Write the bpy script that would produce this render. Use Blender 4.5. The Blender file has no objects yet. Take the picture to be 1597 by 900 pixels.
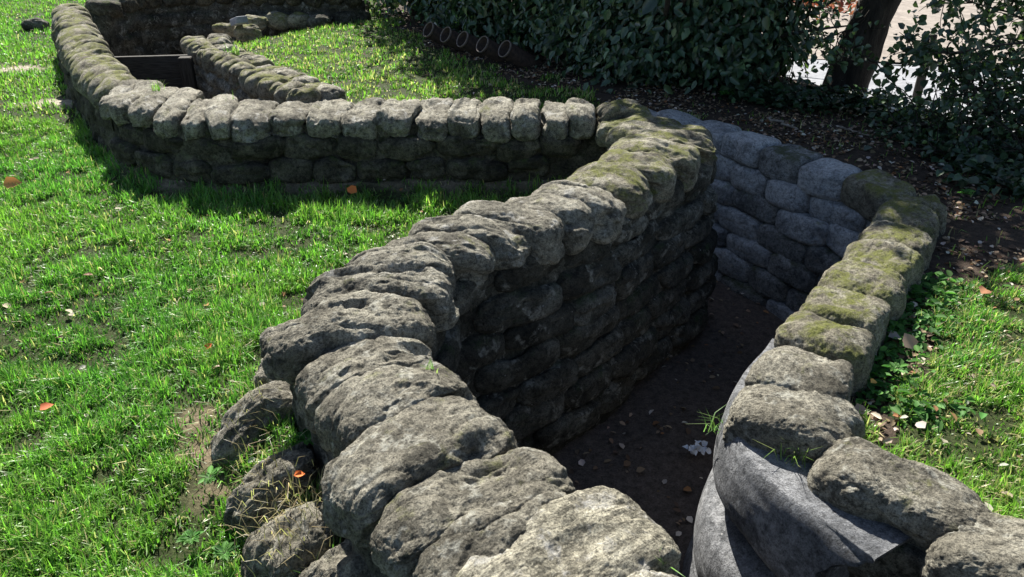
import bpy, math, random
import numpy as np
from mathutils import Vector, Matrix

random.seed(7)
RNG = np.random.default_rng(11)
S = bpy.context.scene
COL = S.collection

# ------------------------------------------------------------------ camera
CAM_H, PITCH, FPX = 1.62, math.radians(28), 1223.0
cd = bpy.data.cameras.new("camera")
cam = bpy.data.objects.new("camera", cd)
COL.objects.link(cam)
cam.location = (0, 0, CAM_H)
cam.rotation_euler = (math.pi / 2 - PITCH, 0, 0)
cd.sensor_width = 36
cd.lens = FPX / 1597 * 36
cd.clip_start = 0.05
cd.clip_end = 500
S.camera = cam

# ------------------------------------------------------------------ light
SUN_AZ, SUN_EL = math.radians(14), math.radians(44)      # behind the scene, to the left
w = bpy.data.worlds.new("World")
S.world = w
w.use_nodes = True
wn = w.node_tree
bg = wn.nodes["Background"]
sky = wn.nodes.new("ShaderNodeTexSky")
sky.sky_type = 'NISHITA'
sky.sun_disc = False
sky.sun_elevation = SUN_EL
sky.sun_rotation = 2 * math.pi - SUN_AZ
wn.links.new(sky.outputs[0], bg.inputs[0])
bg.inputs[1].default_value = 0.05
ld = bpy.data.lights.new("sun", 'SUN')
ld.energy = 5.0
ld.angle = math.radians(0.5)
ld.color = (1.0, 0.95, 0.86)
sun = bpy.data.objects.new("sun", ld)
COL.objects.link(sun)
sun_dir = Vector((math.sin(SUN_AZ) * math.cos(SUN_EL), -math.cos(SUN_AZ) * math.cos(SUN_EL), -math.sin(SUN_EL)))
sun.rotation_euler = sun_dir.to_track_quat('-Z', 'Y').to_euler()
sun.location = (-4, 8, 10)
S.view_settings.view_transform = 'Standard'
S.view_settings.look = 'None'
S.view_settings.gamma = 1
S.view_settings.exposure = 1.38

# ------------------------------------------------------------------ survey: picture point -> place at a known height
cp, sp = math.cos(PITCH), math.sin(PITCH)
def P(x, y, z=0.0):
    u = (x - 798.5) / FPX; v = (y - 450) / FPX
    d = (u, cp - v * sp, -sp - v * cp)
    t = (z - CAM_H) / d[2]
    return np.array((d[0] * t, d[1] * t, z))
def PL(pts, z):
    return np.array([P(a, b, z)[:2] for a, b in pts])

# ------------------------------------------------------------------ noise
def _h(i, j, k, seed):
    n = (i.astype(np.int64) * 374761393 + j.astype(np.int64) * 668265263 + k.astype(np.int64) * 2147483647 + seed * 974634777) & 0xFFFFFFFF
    n = ((n ^ (n >> 13)) * 1274126177) & 0xFFFFFFFF
    n = ((n ^ (n >> 16)) * 2246822519) & 0xFFFFFFFF
    n = n ^ (n >> 15)
    return n.astype(np.float64) / 4294967295.0 * 2 - 1
def vnoise(p, seed=0):
    f = np.floor(p); t = p - f; t = t * t * t * (t * (t * 6 - 15) + 10)
    i, j, k = f[:, 0], f[:, 1], f[:, 2]
    out = 0
    for a in (0, 1):
        for b in (0, 1):
            for c in (0, 1):
                wt = (t[:, 0] if a else 1 - t[:, 0]) * (t[:, 1] if b else 1 - t[:, 1]) * (t[:, 2] if c else 1 - t[:, 2])
                out = out + wt * _h(i + a, j + b, k + c, seed)
    return out
def fbm(p, freq, octv=4, gain=0.5, seed=0):
    a, s, o = 1.0, 0.0, 0
    for q in range(octv):
        o = o + a * vnoise(p * freq + q * 17.3, seed + q)
        s += a; a *= gain; freq *= 2.03
    return o / s
def p3(xy, z=0.0):
    return np.column_stack([xy[:, 0], xy[:, 1], np.full(len(xy), z)])

# ------------------------------------------------------------------ mesh helpers
def mesh_obj(name, v, faces, mats, parent=None, loc=None, smooth=True, col=None):
    v = np.asarray(v, dtype=np.float64)
    me = bpy.data.meshes.new(name)
    if isinstance(faces, np.ndarray):
        k = faces.shape[1]; nf = len(faces)
        me.vertices.add(len(v)); me.vertices.foreach_set("co", v.astype(np.float32).ravel())
        me.loops.add(nf * k); me.loops.foreach_set("vertex_index", faces.astype(np.int32).ravel())
        me.polygons.add(nf)
        me.polygons.foreach_set("loop_start", np.arange(0, nf * k, k, dtype=np.int32))
        me.polygons.foreach_set("loop_total", np.full(nf, k, dtype=np.int32))
        me.update(calc_edges=True)
    else:
        me.from_pydata(v.tolist(), [], faces)
    if smooth:
        me.polygons.foreach_set("use_smooth", np.ones(len(me.polygons), dtype=bool))
    if col is not None:
        a = me.attributes.new("tint", 'FLOAT_COLOR', 'POINT')
        a.data.foreach_set("color", np.column_stack([col, np.ones(len(col))]).astype(np.float32).ravel())
    me.update()
    for m in (mats if isinstance(mats, (list, tuple)) else [mats]):
        me.materials.append(m)
    o = bpy.data.objects.new(name, me)
    COL.objects.link(o)
    if parent: o.parent = parent
    if loc is not None: o.location = loc
    return o
def tag(o, label=None, cat=None, group=None, kind=None):
    if label: o["label"] = label
    if cat: o["category"] = cat
    if group: o["group"] = group
    if kind: o["kind"] = kind
    return o
def empty(name, loc, label, cat, group=None):
    o = bpy.data.objects.new(name, None)
    o.empty_display_size = 0.1
    COL.objects.link(o); o.location = loc
    return tag(o, label, cat, group)

_cs = {}
def cubesphere(n):
    if n in _cs: return _cs[n]
    t = np.tan(np.linspace(-1, 1, n + 1) * math.pi / 4)
    a, b = np.meshgrid(t, t, indexing='ij'); a, b = a.ravel(), b.ravel(); o = np.ones_like(a)
    vs, fs, off = [], [], 0
    idx = np.arange((n + 1) ** 2).reshape(n + 1, n + 1)
    q = np.stack([idx[:-1, :-1], idx[1:, :-1], idx[1:, 1:], idx[:-1, 1:]], -1).reshape(-1, 4)
    for V in ((o, a, b), (-o, b, a), (b, o, a), (a, -o, b), (a, b, o), (b, a, -o)):
        vs.append(np.column_stack(V)); fs.append(q + off); off += len(a)
    v = np.vstack(vs); f = np.vstack(fs)
    v /= np.linalg.norm(v, axis=1)[:, None]
    key = np.round(v * 1e5).astype(np.int64)
    _, first, inv = np.unique(key, axis=0, return_index=True, return_inverse=True)
    v = v[first]; f = inv.ravel()[f]
    _cs[n] = (v, f)
    return _cs[n]

def bag_verts(L, W, H, n, seed, e=3.0, droop=0.0, rough=1.0, bend=0.0, fine=1.0):
    """a cement-filled sandbag gone to stone: pillow shape, slumped, pitted"""
    d, f = cubesphere(n)
    r = (np.abs(d) ** e).sum(1) ** (-1 / e)
    u = d * r[:, None]
    half = np.array((L, W, H)) / 2
    nrm = np.sign(u) * np.abs(u) ** (e - 1) / half
    nrm /= np.linalg.norm(nrm, axis=1)[:, None] + 1e-9
    p = u * half
    # pinch and swell along the length
    off = seed * 3.71
    sw = vnoise(np.column_stack([u[:, 0] * 1.6 + off, np.zeros(len(u)), np.zeros(len(u))]), 3)
    p[:, 1] *= 1 + 0.10 * sw
    p[:, 2] *= 1 + 0.12 * vnoise(np.column_stack([u[:, 0] * 1.5 + off, u[:, 1] + 9, np.zeros(len(u))]), 4)
    q = p + off
    m = min(W, H)
    qs = q * np.array((0.5, 1, 1))
    disp = rough * m * (0.19 * fbm(q, 4.5, 2, 0.5, 21) + 0.035 * fbm(q, 15, 3, 0.55, 31))
    # eroded ledges and furrows, drawn out along the bag
    led = fbm(qs, 8, 3, 0.5, 55)
    disp -= rough * m * 0.16 * np.clip(led - 0.2, 0, 0.3) / 0.3
    l2 = fbm(qs + 5, 15, 3, 0.5, 57)
    disp -= rough * m * 0.05 * np.clip(l2 - 0.16, 0, 0.25) / 0.25
    # old folds of the sacking
    ri = 1 - np.abs(fbm(qs, 6, 2, 0.5, 77)) * 5
    disp -= rough * m * 0.05 * np.clip(ri, 0, 1) ** 2
    if n >= 30:
        disp += fine * 0.0055 * fbm(q, 55, 4, 0.68, 91)
        pit = fbm(q, 38, 3, 0.55, 95)
        disp -= fine * 0.0025 * np.clip(pit - 0.2, 0, 0.3) / 0.3
    p = p + nrm * disp[:, None]
    p[:, 2] -= droop * H * u[:, 0] ** 2
    p[:, 1] += bend * u[:, 0] ** 2
    return p, f

def bag(name, parent, c, axis, L, W, H, n, seed, mat, tilt=0.0, roll=0.0, **k):
    p, f = bag_verts(L, W, H, n, seed, **k)
    o = mesh_obj(name, p, f, mat, parent)
    base = Vector(parent.location) if parent else Vector((0, 0, 0))
    o.location = Vector(c) - base
    ang = math.atan2(axis[1], axis[0])
    o.rotation_euler = (roll, tilt, ang)
    return o

def resample(poly, step):
    poly = np.asarray(poly, float)
    d = np.r_[0, np.cumsum(np.linalg.norm(np.diff(poly, axis=0), axis=1))]
    n = max(2, int(d[-1] / step) + 1)
    t = np.linspace(0, d[-1], n)
    return np.column_stack([np.interp(t, d, poly[:, k]) for k in range(poly.shape[1])]), t

def in_poly(xy, poly):
    x, y = xy[:, 0], xy[:, 1]
    c = np.zeros(len(xy), bool)
    n = len(poly)
    for i in range(n):
        x0, y0 = poly[i]; x1, y1 = poly[(i + 1) % n]
        if y0 == y1: continue
        hit = ((y0 > y) != (y1 > y)) & (x < (x1 - x0) * (y - y0) / (y1 - y0) + x0)
        c ^= hit
    return c
def dist_line(xy, poly):
    best = np.full(len(xy), 1e9)
    for a, b in zip(poly[:-1], poly[1:]):
        ab = b - a; L2 = (ab ** 2).sum() + 1e-12
        t = np.clip(((xy - a) @ ab) / L2, 0, 1)
        best = np.minimum(best, np.linalg.norm(xy - a - t[:, None] * ab, axis=1))
    return best

# ------------------------------------------------------------------ materials
class NT:
    def __init__(s, name):
        s.m = bpy.data.materials.new(name); s.m.use_nodes = True
        s.t = s.m.node_tree; s.t.nodes.clear()
        s.out = s.t.nodes.new("ShaderNodeOutputMaterial")
    def n(s, typ, **kw):
        nd = s.t.nodes.new(typ)
        for k, v in kw.items(): setattr(nd, k, v)
        return nd
    def l(s, a, b): s.t.links.new(a, b)
    def val(s, sock, v):
        if hasattr(v, 'is_output'): s.l(v, sock)
        else: sock.default_value = v
    def noise(s, vec, scale, detail=5, rough=0.55, dist=0.0):
        nd = s.n("ShaderNodeTexNoise"); s.l(vec, nd.inputs['Vector'])
        nd.inputs['Scale'].default_value = scale; nd.inputs['Detail'].default_value = detail
        nd.inputs['Roughness'].default_value = rough; nd.inputs['Distortion'].default_value = dist
        return nd.outputs['Fac']
    def ramp(s, fac, stops):
        nd = s.n("ShaderNodeValToRGB"); s.l(fac, nd.inputs[0])
        cr = nd.color_ramp
        while len(cr.elements) < len(stops): cr.elements.new(0.5)
        for e, (p, c) in zip(cr.elements, stops):
            e.position = p
            e.color = (c, c, c, 1) if isinstance(c, (int, float)) else (*c, 1)
        return nd.outputs[0]
    def mix(s, fac, a, b, mode='MIX'):
        nd = s.n("ShaderNodeMix", data_type='RGBA', blend_type=mode)
        s.val(nd.inputs[0], fac)
        for sock, v in ((nd.inputs[6], a), (nd.inputs[7], b)):
            if hasattr(v, 'is_output'): s.l(v, sock)
            else: sock.default_value = (*v, 1)
        return nd.outputs[2]
    def math(s, op, a, b=0.0, clamp=False):
        nd = s.n("ShaderNodeMath", operation=op); nd.use_clamp = clamp
        s.val(nd.inputs[0], a); s.val(nd.inputs[1], b)
        return nd.outputs[0]
    def bump(s, h, strength, dist, normal=None):
        nd = s.n("ShaderNodeBump"); s.l(h, nd.inputs['Height'])
        nd.inputs['Strength'].default_value = strength; nd.inputs['Distance'].default_value = dist
        if normal: s.l(normal, nd.inputs['Normal'])
        return nd.outputs[0]
    def bsdf(s, col, rough=0.9, spec=0.3, normal=None):
        b = s.n("ShaderNodeBsdfPrincipled")
        s.val(b.inputs['Base Color'], col if hasattr(col, 'is_output') else (*col, 1))
        s.val(b.inputs['Roughness'], rough)
        b.inputs['Specular IOR Level'].default_value = spec
        if normal: s.l(normal, b.inputs['Normal'])
        s.l(b.outputs[0], s.out.inputs[0])
        return b

def stone_mat(name, dark, mid, light, moss=0.3, lichen=0.4, mosscol=((0.08, 0.10, 0.018), (0.24, 0.25, 0.062)), wet=0.0, streak=0.0, grit=1.0, specks=0.0):
    t = NT(name)
    tc = t.n("ShaderNodeTexCoord"); oi = t.n("ShaderNodeObjectInfo")
    add = t.n("ShaderNodeVectorMath", operation='MULTIPLY_ADD')
    cmb = t.n("ShaderNodeCombineXYZ")
    for i in range(3): t.l(oi.outputs['Random'], cmb.inputs[i])
    t.l(cmb.outputs[0], add.inputs[0]); add.inputs[1].default_value = (37, 53, 71); t.l(tc.outputs['Object'], add.inputs[2])
    v = add.outputs[0]
    n1 = t.noise(v, 5.5, 6, 0.6, 0.3)
    n2 = t.noise(v, 52, 7, 0.72)
    n3 = t.noise(v, 190, 5, 0.75)
    n4 = t.noise(v, 12, 5, 0.65, 0.5)
    n5 = t.noise(v, 9, 6, 0.7)
    c = t.ramp(n1, [(0.28, dark), (0.48, mid), (0.74, light)])
    grain_shade = t.ramp(n2, [(0.34, 0.28), (0.46, 0.9), (0.60, 1.3)])  # stone grain, its dark end painting in micro-shadows of the grit
    c = t.mix(grit, c, grain_shade, 'MULTIPLY')
    speck_shade = t.ramp(n3, [(0.37, 0.25), (0.48, 1.05), (0.62, 1.6)])  # finer mottling, also with tiny shadows put into the colour
    c = t.mix(0.8 * grit, c, speck_shade, 'MULTIPLY')
    if streak:
        wv = t.n("ShaderNodeMapping"); t.l(v, wv.inputs['Vector']); wv.inputs['Scale'].default_value = (4, 60, 60)
        sn = t.noise(wv.outputs[0], 1.3, 6, 0.7)
        c = t.mix(streak, c, t.ramp(sn, [(0.38, 0.42), (0.5, 0.95), (0.63, 1.3)]), 'MULTIPLY')
    n6 = t.noise(v, 16, 8, 0.72, 0.4)
    c = t.mix(t.math('MULTIPLY', t.ramp(n6, [(0.53, 0.0), (0.60, 1.0)]), 0.6 * grit), c, tuple(x * 0.55 for x in dark))
    lf = t.math('MULTIPLY', t.ramp(n4, [(0.56, 0.0), (0.63, 1.0)]), lichen)
    lf = t.math('MULTIPLY', lf, t.ramp(n2, [(0.42, 0.2), (0.55, 1.0)]))
    c = t.mix(lf, c, tuple(min(0.62, x * 1.45 + 0.06) for x in light))
    geo = t.n("ShaderNodeNewGeometry"); sx = t.n("ShaderNodeSeparateXYZ"); t.l(geo.outputs['Normal'], sx.inputs[0])
    up = t.ramp(t.math('MULTIPLY_ADD', sx.outputs[2], 0.5), [(0.0, 0.0), (1.0, 1.0)])
    nz = t.n("ShaderNodeMapRange"); t.l(sx.outputs[2], nz.inputs[0]); nz.inputs[1].default_value = 0.0; nz.inputs[2].default_value = 0.8
    mth = 0.70 - 0.34 * moss
    mf = t.math('MULTIPLY', t.ramp(n5, [(mth, 0.0), (min(mth + 0.12, 0.98), 1.0)]), nz.outputs[0])
    mf = t.math('MULTIPLY', mf, t.ramp(n2, [(0.36, 0.25), (0.52, 1.0)]))
    mf = t.math('MULTIPLY', mf, min(1.0, 0.55 + 0.5 * moss))
    c = t.mix(mf, c, t.ramp(n3, [(0.35, mosscol[0]), (0.65, mosscol[1])]))
    if specks:
        vo = t.n("ShaderNodeTexVoronoi"); t.l(v, vo.inputs['Vector']); vo.inputs['Scale'].default_value = 30
        sf = t.math('MULTIPLY', t.ramp(vo.outputs['Distance'], [(0.07, 1.0), (0.11, 0.0)]), t.ramp(n4, [(0.48, 0.0), (0.54, specks)]))
        c = t.mix(sf, c, (0.62, 0.62, 0.60))
    b1 = t.bump(n2, 0.9 * grit, 0.022)
    b2 = t.bump(n3, 1.0 * grit, 0.009, b1)
    t.bsdf(c, 0.92 - wet, 0.25, b2)
    return t.m

M = {}
M['near'] = stone_mat("weathered_stone", (0.08, 0.074, 0.058), (0.22, 0.205, 0.163), (0.43, 0.41, 0.335), moss=0.34, lichen=0.55)
M['pale'] = stone_mat("pale_stone", (0.17, 0.158, 0.12), (0.38, 0.355, 0.275), (0.55, 0.525, 0.43), moss=0.2, lichen=0.5, streak=0.95)
M['mossy'] = stone_mat("mossy_stone", (0.09, 0.082, 0.062), (0.24, 0.222, 0.17), (0.43, 0.41, 0.335), moss=0.77, lichen=0.3)
M['mid'] = stone_mat("grey_stone", (0.085, 0.079, 0.064), (0.24, 0.226, 0.182), (0.46, 0.44, 0.365), moss=0.35, lichen=0.5)
M['blue'] = stone_mat("skylight_blue_stone", (0.15, 0.158, 0.167), (0.33, 0.343, 0.357), (0.50, 0.51, 0.52), moss=0.3, lichen=0.35, grit=0.8, specks=0.9)  # blue of the skylit shade put into the grey base colours
M['cool_mossy'] = stone_mat("cool_mossy_stone", (0.10, 0.105, 0.105), (0.20, 0.205, 0.205), (0.34, 0.345, 0.34), moss=0.7, lichen=0.4, mosscol=((0.03, 0.045, 0.012), (0.09, 0.105, 0.035)))  # cooler, darker grey with heavy moss
M['smooth'] = stone_mat("smooth_cement", (0.07, 0.074, 0.08), (0.17, 0.176, 0.186), (0.31, 0.315, 0.325), moss=0.05, lichen=0.4, streak=0.2, grit=0.75, specks=0.6)
M['face'] = stone_mat("shade_dark_wall_stone", (0.022, 0.021, 0.017), (0.074, 0.07, 0.056), (0.20, 0.195, 0.165), moss=0.5, lichen=0.9, specks=0.7,  # base tones darkened to carry shade; moss and lichen are its own
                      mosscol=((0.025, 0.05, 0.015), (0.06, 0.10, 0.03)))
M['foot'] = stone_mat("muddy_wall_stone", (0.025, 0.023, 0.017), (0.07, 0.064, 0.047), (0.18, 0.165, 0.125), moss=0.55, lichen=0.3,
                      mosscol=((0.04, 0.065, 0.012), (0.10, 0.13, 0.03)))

def ground_mat():
    t = NT("ground_soil")
    tc = t.n("ShaderNodeTexCoord"); v = tc.outputs['Object']
    at = t.n("ShaderNodeAttribute", attribute_name="tint")
    n2 = t.noise(v, 28, 6, 0.7); n3 = t.noise(v, 130, 4, 0.7)
    c = t.mix(1.0, at.outputs[0], t.ramp(n2, [(0.3, 0.45), (0.5, 0.95), (0.7, 1.4)]), 'MULTIPLY')
    c = t.mix(0.8, c, t.ramp(n3, [(0.35, 0.5), (0.5, 1.0), (0.65, 1.35)]), 'MULTIPLY')
    t.bsdf(c, 0.95, 0.2, t.bump(n3, 0.6, 0.006, t.bump(n2, 0.8, 0.02)))
    return t.m
M['ground'] = ground_mat()

def leaf_mat(name, rough=0.4, trans=0.35, spec=0.4, tgain=(1.3, 1.5, 0.6)):
    t = NT(name)
    at = t.n("ShaderNodeAttribute", attribute_name="tint")
    b = t.n("ShaderNodeBsdfPrincipled")
    t.l(at.outputs[0], b.inputs['Base Color']); b.inputs['Roughness'].default_value = rough
    b.inputs['Specular IOR Level'].default_value = spec
    tr = t.n("ShaderNodeBsdfTranslucent")
    t.l(t.mix(1.0, at.outputs[0], tgain, 'MULTIPLY'), tr.inputs[0])
    mx = t.n("ShaderNodeMixShader"); mx.inputs[0].default_value = trans
    t.l(b.outputs[0], mx.inputs[1]); t.l(tr.outputs[0], mx.inputs[2]); t.l(mx.outputs[0], t.out.inputs[0])
    return t.m
M['grass'] = leaf_mat("grass_blades", 0.38, 0.42, 0.5, (1.15, 1.5, 0.75))
M['leaf'] = leaf_mat("shrub_leaves", 0.30, 0.2, 0.7)
M['weed'] = leaf_mat("weed_leaves", 0.6, 0.35, 0.2, (1.1, 1.4, 0.7))
M['dead'] = leaf_mat("fallen_leaves", 0.7, 0.15, 0.2, (1.2, 1.0, 0.8))

def simple_mat(name, a, b, scale=20, rough=0.8, bump=0.5, bdist=0.01, stretch=(1, 1, 1), spec=0.3, metallic=0.0):
    t = NT(name)
    tc = t.n("ShaderNodeTexCoord"); mp = t.n("ShaderNodeMapping"); t.l(tc.outputs['Object'], mp.inputs[0])
    mp.inputs['Scale'].default_value = stretch
    n = t.noise(mp.outputs[0], scale, 6, 0.65, 0.2)
    n2 = t.noise(mp.outputs[0], scale * 5, 4, 0.65)
    c = t.ramp(n, [(0.35, a), (0.65, b)])
    c = t.mix(0.6, c, t.ramp(n2, [(0.3, 0.6), (0.7, 1.3)]), 'MULTIPLY')
    bs = t.bsdf(c, rough, spec, t.bump(n2, bump * 0.6, bdist * 0.4, t.bump(n, bump, bdist)))
    bs.inputs['Metallic'].default_value = metallic
    return t.m
M['bark'] = simple_mat("bark", (0.018, 0.015, 0.012), (0.06, 0.05, 0.04), 14, 0.95, 1.0, 0.03, (1, 1, 0.25))
M['twig'] = simple_mat("twig_bark", (0.03, 0.025, 0.02), (0.09, 0.075, 0.06), 40, 0.9)
M['timber'] = simple_mat("old_timber", (0.03, 0.028, 0.025), (0.085, 0.08, 0.072), 10, 0.85, 0.6, 0.01, (1, 12, 12))
M['post'] = simple_mat("post_timber", (0.03, 0.027, 0.023), (0.075, 0.068, 0.058), 10, 0.85, 0.6, 0.01, (12, 12, 1))
M['iron'] = simple_mat("rusty_iron", (0.02, 0.014, 0.011), (0.07, 0.045, 0.032), 22, 0.75, 0.4, 0.004)
M['rim'] = simple_mat("rusty_rim", (0.13, 0.10, 0.085), (0.30, 0.24, 0.21), 30, 0.7, 0.4, 0.003)
M['asphalt'] = simple_mat("pale_asphalt", (0.20, 0.21, 0.235), (0.29, 0.30, 0.33), 6, 0.85, 0.3, 0.004)
M['verge'] = simple_mat("gravel_verge", (0.19, 0.165, 0.145), (0.29, 0.255, 0.225), 5, 0.95, 0.5, 0.01)
M['slate'] = simple_mat("slate_block", (0.20, 0.215, 0.25), (0.34, 0.355, 0.40), 12, 0.7, 0.3, 0.004)
M['white'] = simple_mat("white_paper", (0.62, 0.66, 0.74), (0.80, 0.84, 0.90), 20, 0.6, 0.2, 0.002)

# ------------------------------------------------------------------ wall lines (survey)
ZT = 0.45
A_pairs = [((800, 1080), (1120, 985)), ((905, 985), (1110, 905)), ((735, 925), (1008, 785)), ((655, 882), (895, 745)), ((585, 815), (862, 690)),
           ((515, 735), (768, 612)), ((503, 632), (708, 552)), ((452, 572), (662, 508)), ((412, 508), (662, 466)), ((478, 436), (698, 420)),
           ((540, 398), (706, 392)), ((600, 372), (762, 372)), ((645, 342), (822, 356)), ((722, 318), (872, 338)), ((782, 298), (918, 320)),
           ((832, 277), (968, 299)), ((884, 254), (1012, 272)), ((935, 234), (1052, 250)), ((962, 214), (1088, 232)), ((975, 200), (1122, 212)),
           ((958, 188), (1105, 196)), ((938, 176), (1062, 180)), ((930, 167), (1010, 163))]
A_L = np.array([P(*a, ZT)[:2] for a, b in A_pairs]); A_R = np.array([P(*b, ZT)[:2] for a, b in A_pairs])
bx = [908, 866, 820, 771, 720, 668, 612, 555, 499, 440]
B_L, B_R = [], []
for x in bx:
    f_ = P(x, 176, ZT)[:2]; B_L.append(f_); B_R.append(f_ + np.array((0.015 - 0.0 * x, 0.43)))
for a, b in [((386, 180), (405, 143)), ((338, 182), (352, 140)), ((292, 178), (330, 136)), ((250, 172), (300, 132)), ((212, 164), (268, 126)), ((182, 156), (238, 119)), ((160, 146), (220, 112))]:
    B_L.append(P(*a, ZT)[:2]); B_R.append(P(*b, ZT)[:2])
B_L, B_R = np.array(B_L), np.array(B_R)
C_Le, _ = resample(PL([(142, 134), (120, 110), (102, 86), (88, 62), (80, 42), (76, 26), (75, 14)], ZT), 0.0925)
C_Re, _ = resample(PL([(206, 107), (182, 82), (168, 64), (154, 42), (143, 22), (137, 10), (133, 2)], ZT), 0.0925)
NC = 24
def rs_n(poly, n):
    d = np.r_[0, np.cumsum(np.linalg.norm(np.diff(poly, axis=0), axis=1))]
    t = np.linspace(0, d[-1], n)
    return np.column_stack([np.interp(t, d, poly[:, 0]), np.interp(t, d, poly[:, 1])])
C_L, C_R = rs_n(C_Le, NC), rs_n(C_Re, NC)
A_C, B_C, C_C = (A_L + A_R) / 2, (B_L + B_R) / 2, (C_L + C_R) / 2
PARAPET = np.vstack([A_C, B_C, C_C])
ZR = 0.22
R_leg = np.array([(1.97, 3.56), (1.62, 3.06), (1.26, 2.55), (1.03, 2.24), (0.86, 1.98)])          # right cap, centre line
R_near = np.array([(0.84, 1.86), (1.04, 1.53), (1.36, 1.24), (1.8, 0.95), (2.4, 0.6)])
R_face = np.array([(1.98, 3.66), (1.90, 3.86), (1.68, 4.22), (1.40, 4.70), (1.10, 5.05), (0.55, 5.28)])
R_back = np.array([(0.55, 5.28), (-0.3, 5.36), (-1.1, 5.45), (-1.40, 5.72)])
R2_C = np.array([(-1.42, 5.78), (-1.72, 6.12), (-2.10, 6.56), (-2.62, 7.25), (-2.98, 7.80), (-3.04, 8.05)])
PARADOS = np.vstack([R_near[::-1], R_leg[::-1], R_face, R_back, R2_C])
BOARD_L, BOARD_R = np.array((-3.62, 6.72)), np.array((-2.66, 7.30))
par_t = np.vstack([A_C, B_C, C_C[C_C[:, 1] < 6.85]])
pad_t = PARADOS[(PARADOS[:, 1] < 7.3)]
TRENCH = np.vstack([[(1.4, -0.2)], [(0.75, 0.55)], par_t, [BOARD_L], [BOARD_R], pad_t[::-1][:], [(2.4, -0.2)]])
RIGHT = np.vstack([PARADOS, [(-2.2, 9.0), (-2.2, 30), (60, 30), (60, -20), (2.4, -0.2)]])
SOIL = np.array([(-1.75, 12), (-1.75, 10.4), (-1.0, 8.55), (-0.25, 7.25), (0.35, 6.45), (1.0, 5.75), (1.2, 5.1), (2.05, 3.55), (1.70, 2.95), (1.25, 2.32), (1.10, 1.95),
                 (1.25, 1.98), (1.55, 2.35), (1.95, 2.85), (2.6, 3.0), (4.2, 2.7), (60, 2.5), (60, 14), (8, 14)])
ROAD = np.array([(2.35, 6.75), (2.75, 6.2), (3.0, 5.6), (3.25, 4.9), (4.0, 4.2), (8, 2.5), (60, -3.0), (60, 40), (1.0, 40), (1.2, 10.5)])
NOOK = np.array([BOARD_L, (-4.3, 7.9), (-4.75, 8.5), (-4.5, 9.1), (-3.9, 9.5), (-3.0, 9.6), (-2.4, 9.5), (-3.0, 8.1), BOARD_R])

def ground_z(xy):
    z = 0.018 * fbm(p3(xy), 1.7, 3, 0.5, 5) + 0.008 * fbm(p3(xy), 7, 3, 0.5, 6)
    r = in_poly(xy, RIGHT)
    z = z + np.where(r, 0.07, 0.0)
    # earth banked against the near wall's outer foot
    dA = dist_line(xy, A_L[1:9])
    z = z + np.where(r, 0, 0.10 * np.exp(-(dA / 0.13) ** 2))
    dB = dist_line(xy, B_L)
    z = z + np.where(r, 0, 0.07 * np.exp(-(dB / 0.10) ** 2))
    k = in_poly(xy, NOOK)
    z = np.where(k, -0.40 + 0.16 * np.clip((xy[:, 0] + 4.3) / 1.2, 0, 1) + 0.05 * fbm(p3(xy), 4, 3, 0.5, 8), z)
    t = in_poly(xy, TRENCH)
    z = np.where(t, -0.65 + 0.03 * fbm(p3(xy), 4, 4, 0.5, 9), z)
    rd = in_poly(xy, ROAD)
    z = np.where(rd, 0.0, z)
    return z

# ------------------------------------------------------------------ ground sheets
def axis_lines(lo, hi, step, far):
    a = np.arange(lo, hi + 1e-6, step)
    ext = np.array([0.3, 0.8, 1.8, 4, 9, 20, far])
    return np.r_[(lo - ext)[::-1], a, hi + ext]
gx = axis_lines(-6.5, 6.5, 0.05, 80); gy = axis_lines(-0.5, 12.0, 0.05, 80)
GX, GY = np.meshgrid(gx, gy, indexing='ij')
gxy = np.column_stack([GX.ravel(), GY.ravel()])
gz = ground_z(gxy)
gv = np.column_stack([gxy, gz])
idx = np.arange(len(gv)).reshape(len(gx), len(gy))
gf = np.stack([idx[:-1, :-1], idx[1:, :-1], idx[1:, 1:], idx[:-1, 1:]], -1).reshape(-1, 4)
jit = np.column_stack([fbm(p3(gxy), 2.2, 3, 0.5, 41), fbm(p3(gxy), 2.2, 3, 0.5, 43)]) * 0.35
isT = in_poly(gxy, TRENCH); isS = in_poly(gxy + jit, SOIL); isN = in_poly(gxy, NOOK); isRd = in_poly(gxy, ROAD)
def bare_mask(xy):
    """worn pale patches and the scuffed strip along the near wall's foot: 0 grass .. 1 bare"""
    b = np.zeros(len(xy))
    for (px, py, r) in [(40, 108, 0.17), (90, 162, 0.16), (300, 660, 0.07), (335, 700, 0.09), (345, 770, 0.07)]:
        c = P(px, py, 0)[:2]
        d = np.linalg.norm((xy - c) / np.array((1.5, 0.8)) if py < 300 else (xy - c), axis=1)
        b = np.maximum(b, np.clip(1.5 - d / r, 0, 1))
    n = fbm(p3(xy), 5, 3, 0.5, 61)
    dA = dist_line(xy, A_L[1:8]); b = np.maximum(b, np.clip(1.3 - dA / 0.13, 0, 1))
    dB = dist_line(xy, B_L); b = np.maximum(b, np.clip(1.3 - dB / 0.09, 0, 1))
    return np.clip(b + n * 0.7 * (b > 0.02), 0, 1)
bare = bare_mask(gxy)
col = np.tile(np.array((0.034, 0.046, 0.014)), (len(gv), 1))
col = col * (1 - bare[:, None]) + np.array((0.17, 0.135, 0.088)) * bare[:, None]
far_b = np.clip((gxy[:, 1] - 4) / 1, 0, 1) * bare * (~in_poly(gxy, RIGHT))
col = col * (1 - 0.8 * far_b[:, None]) + np.array((0.42, 0.38, 0.30)) * 0.8 * far_b[:, None]
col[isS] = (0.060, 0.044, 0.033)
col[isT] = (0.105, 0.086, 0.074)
col[isN] = (0.26, 0.23, 0.20)
cen = gv[gf].mean(1)[:, :2]
zr = gv[gf][:, :, 2]
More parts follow.
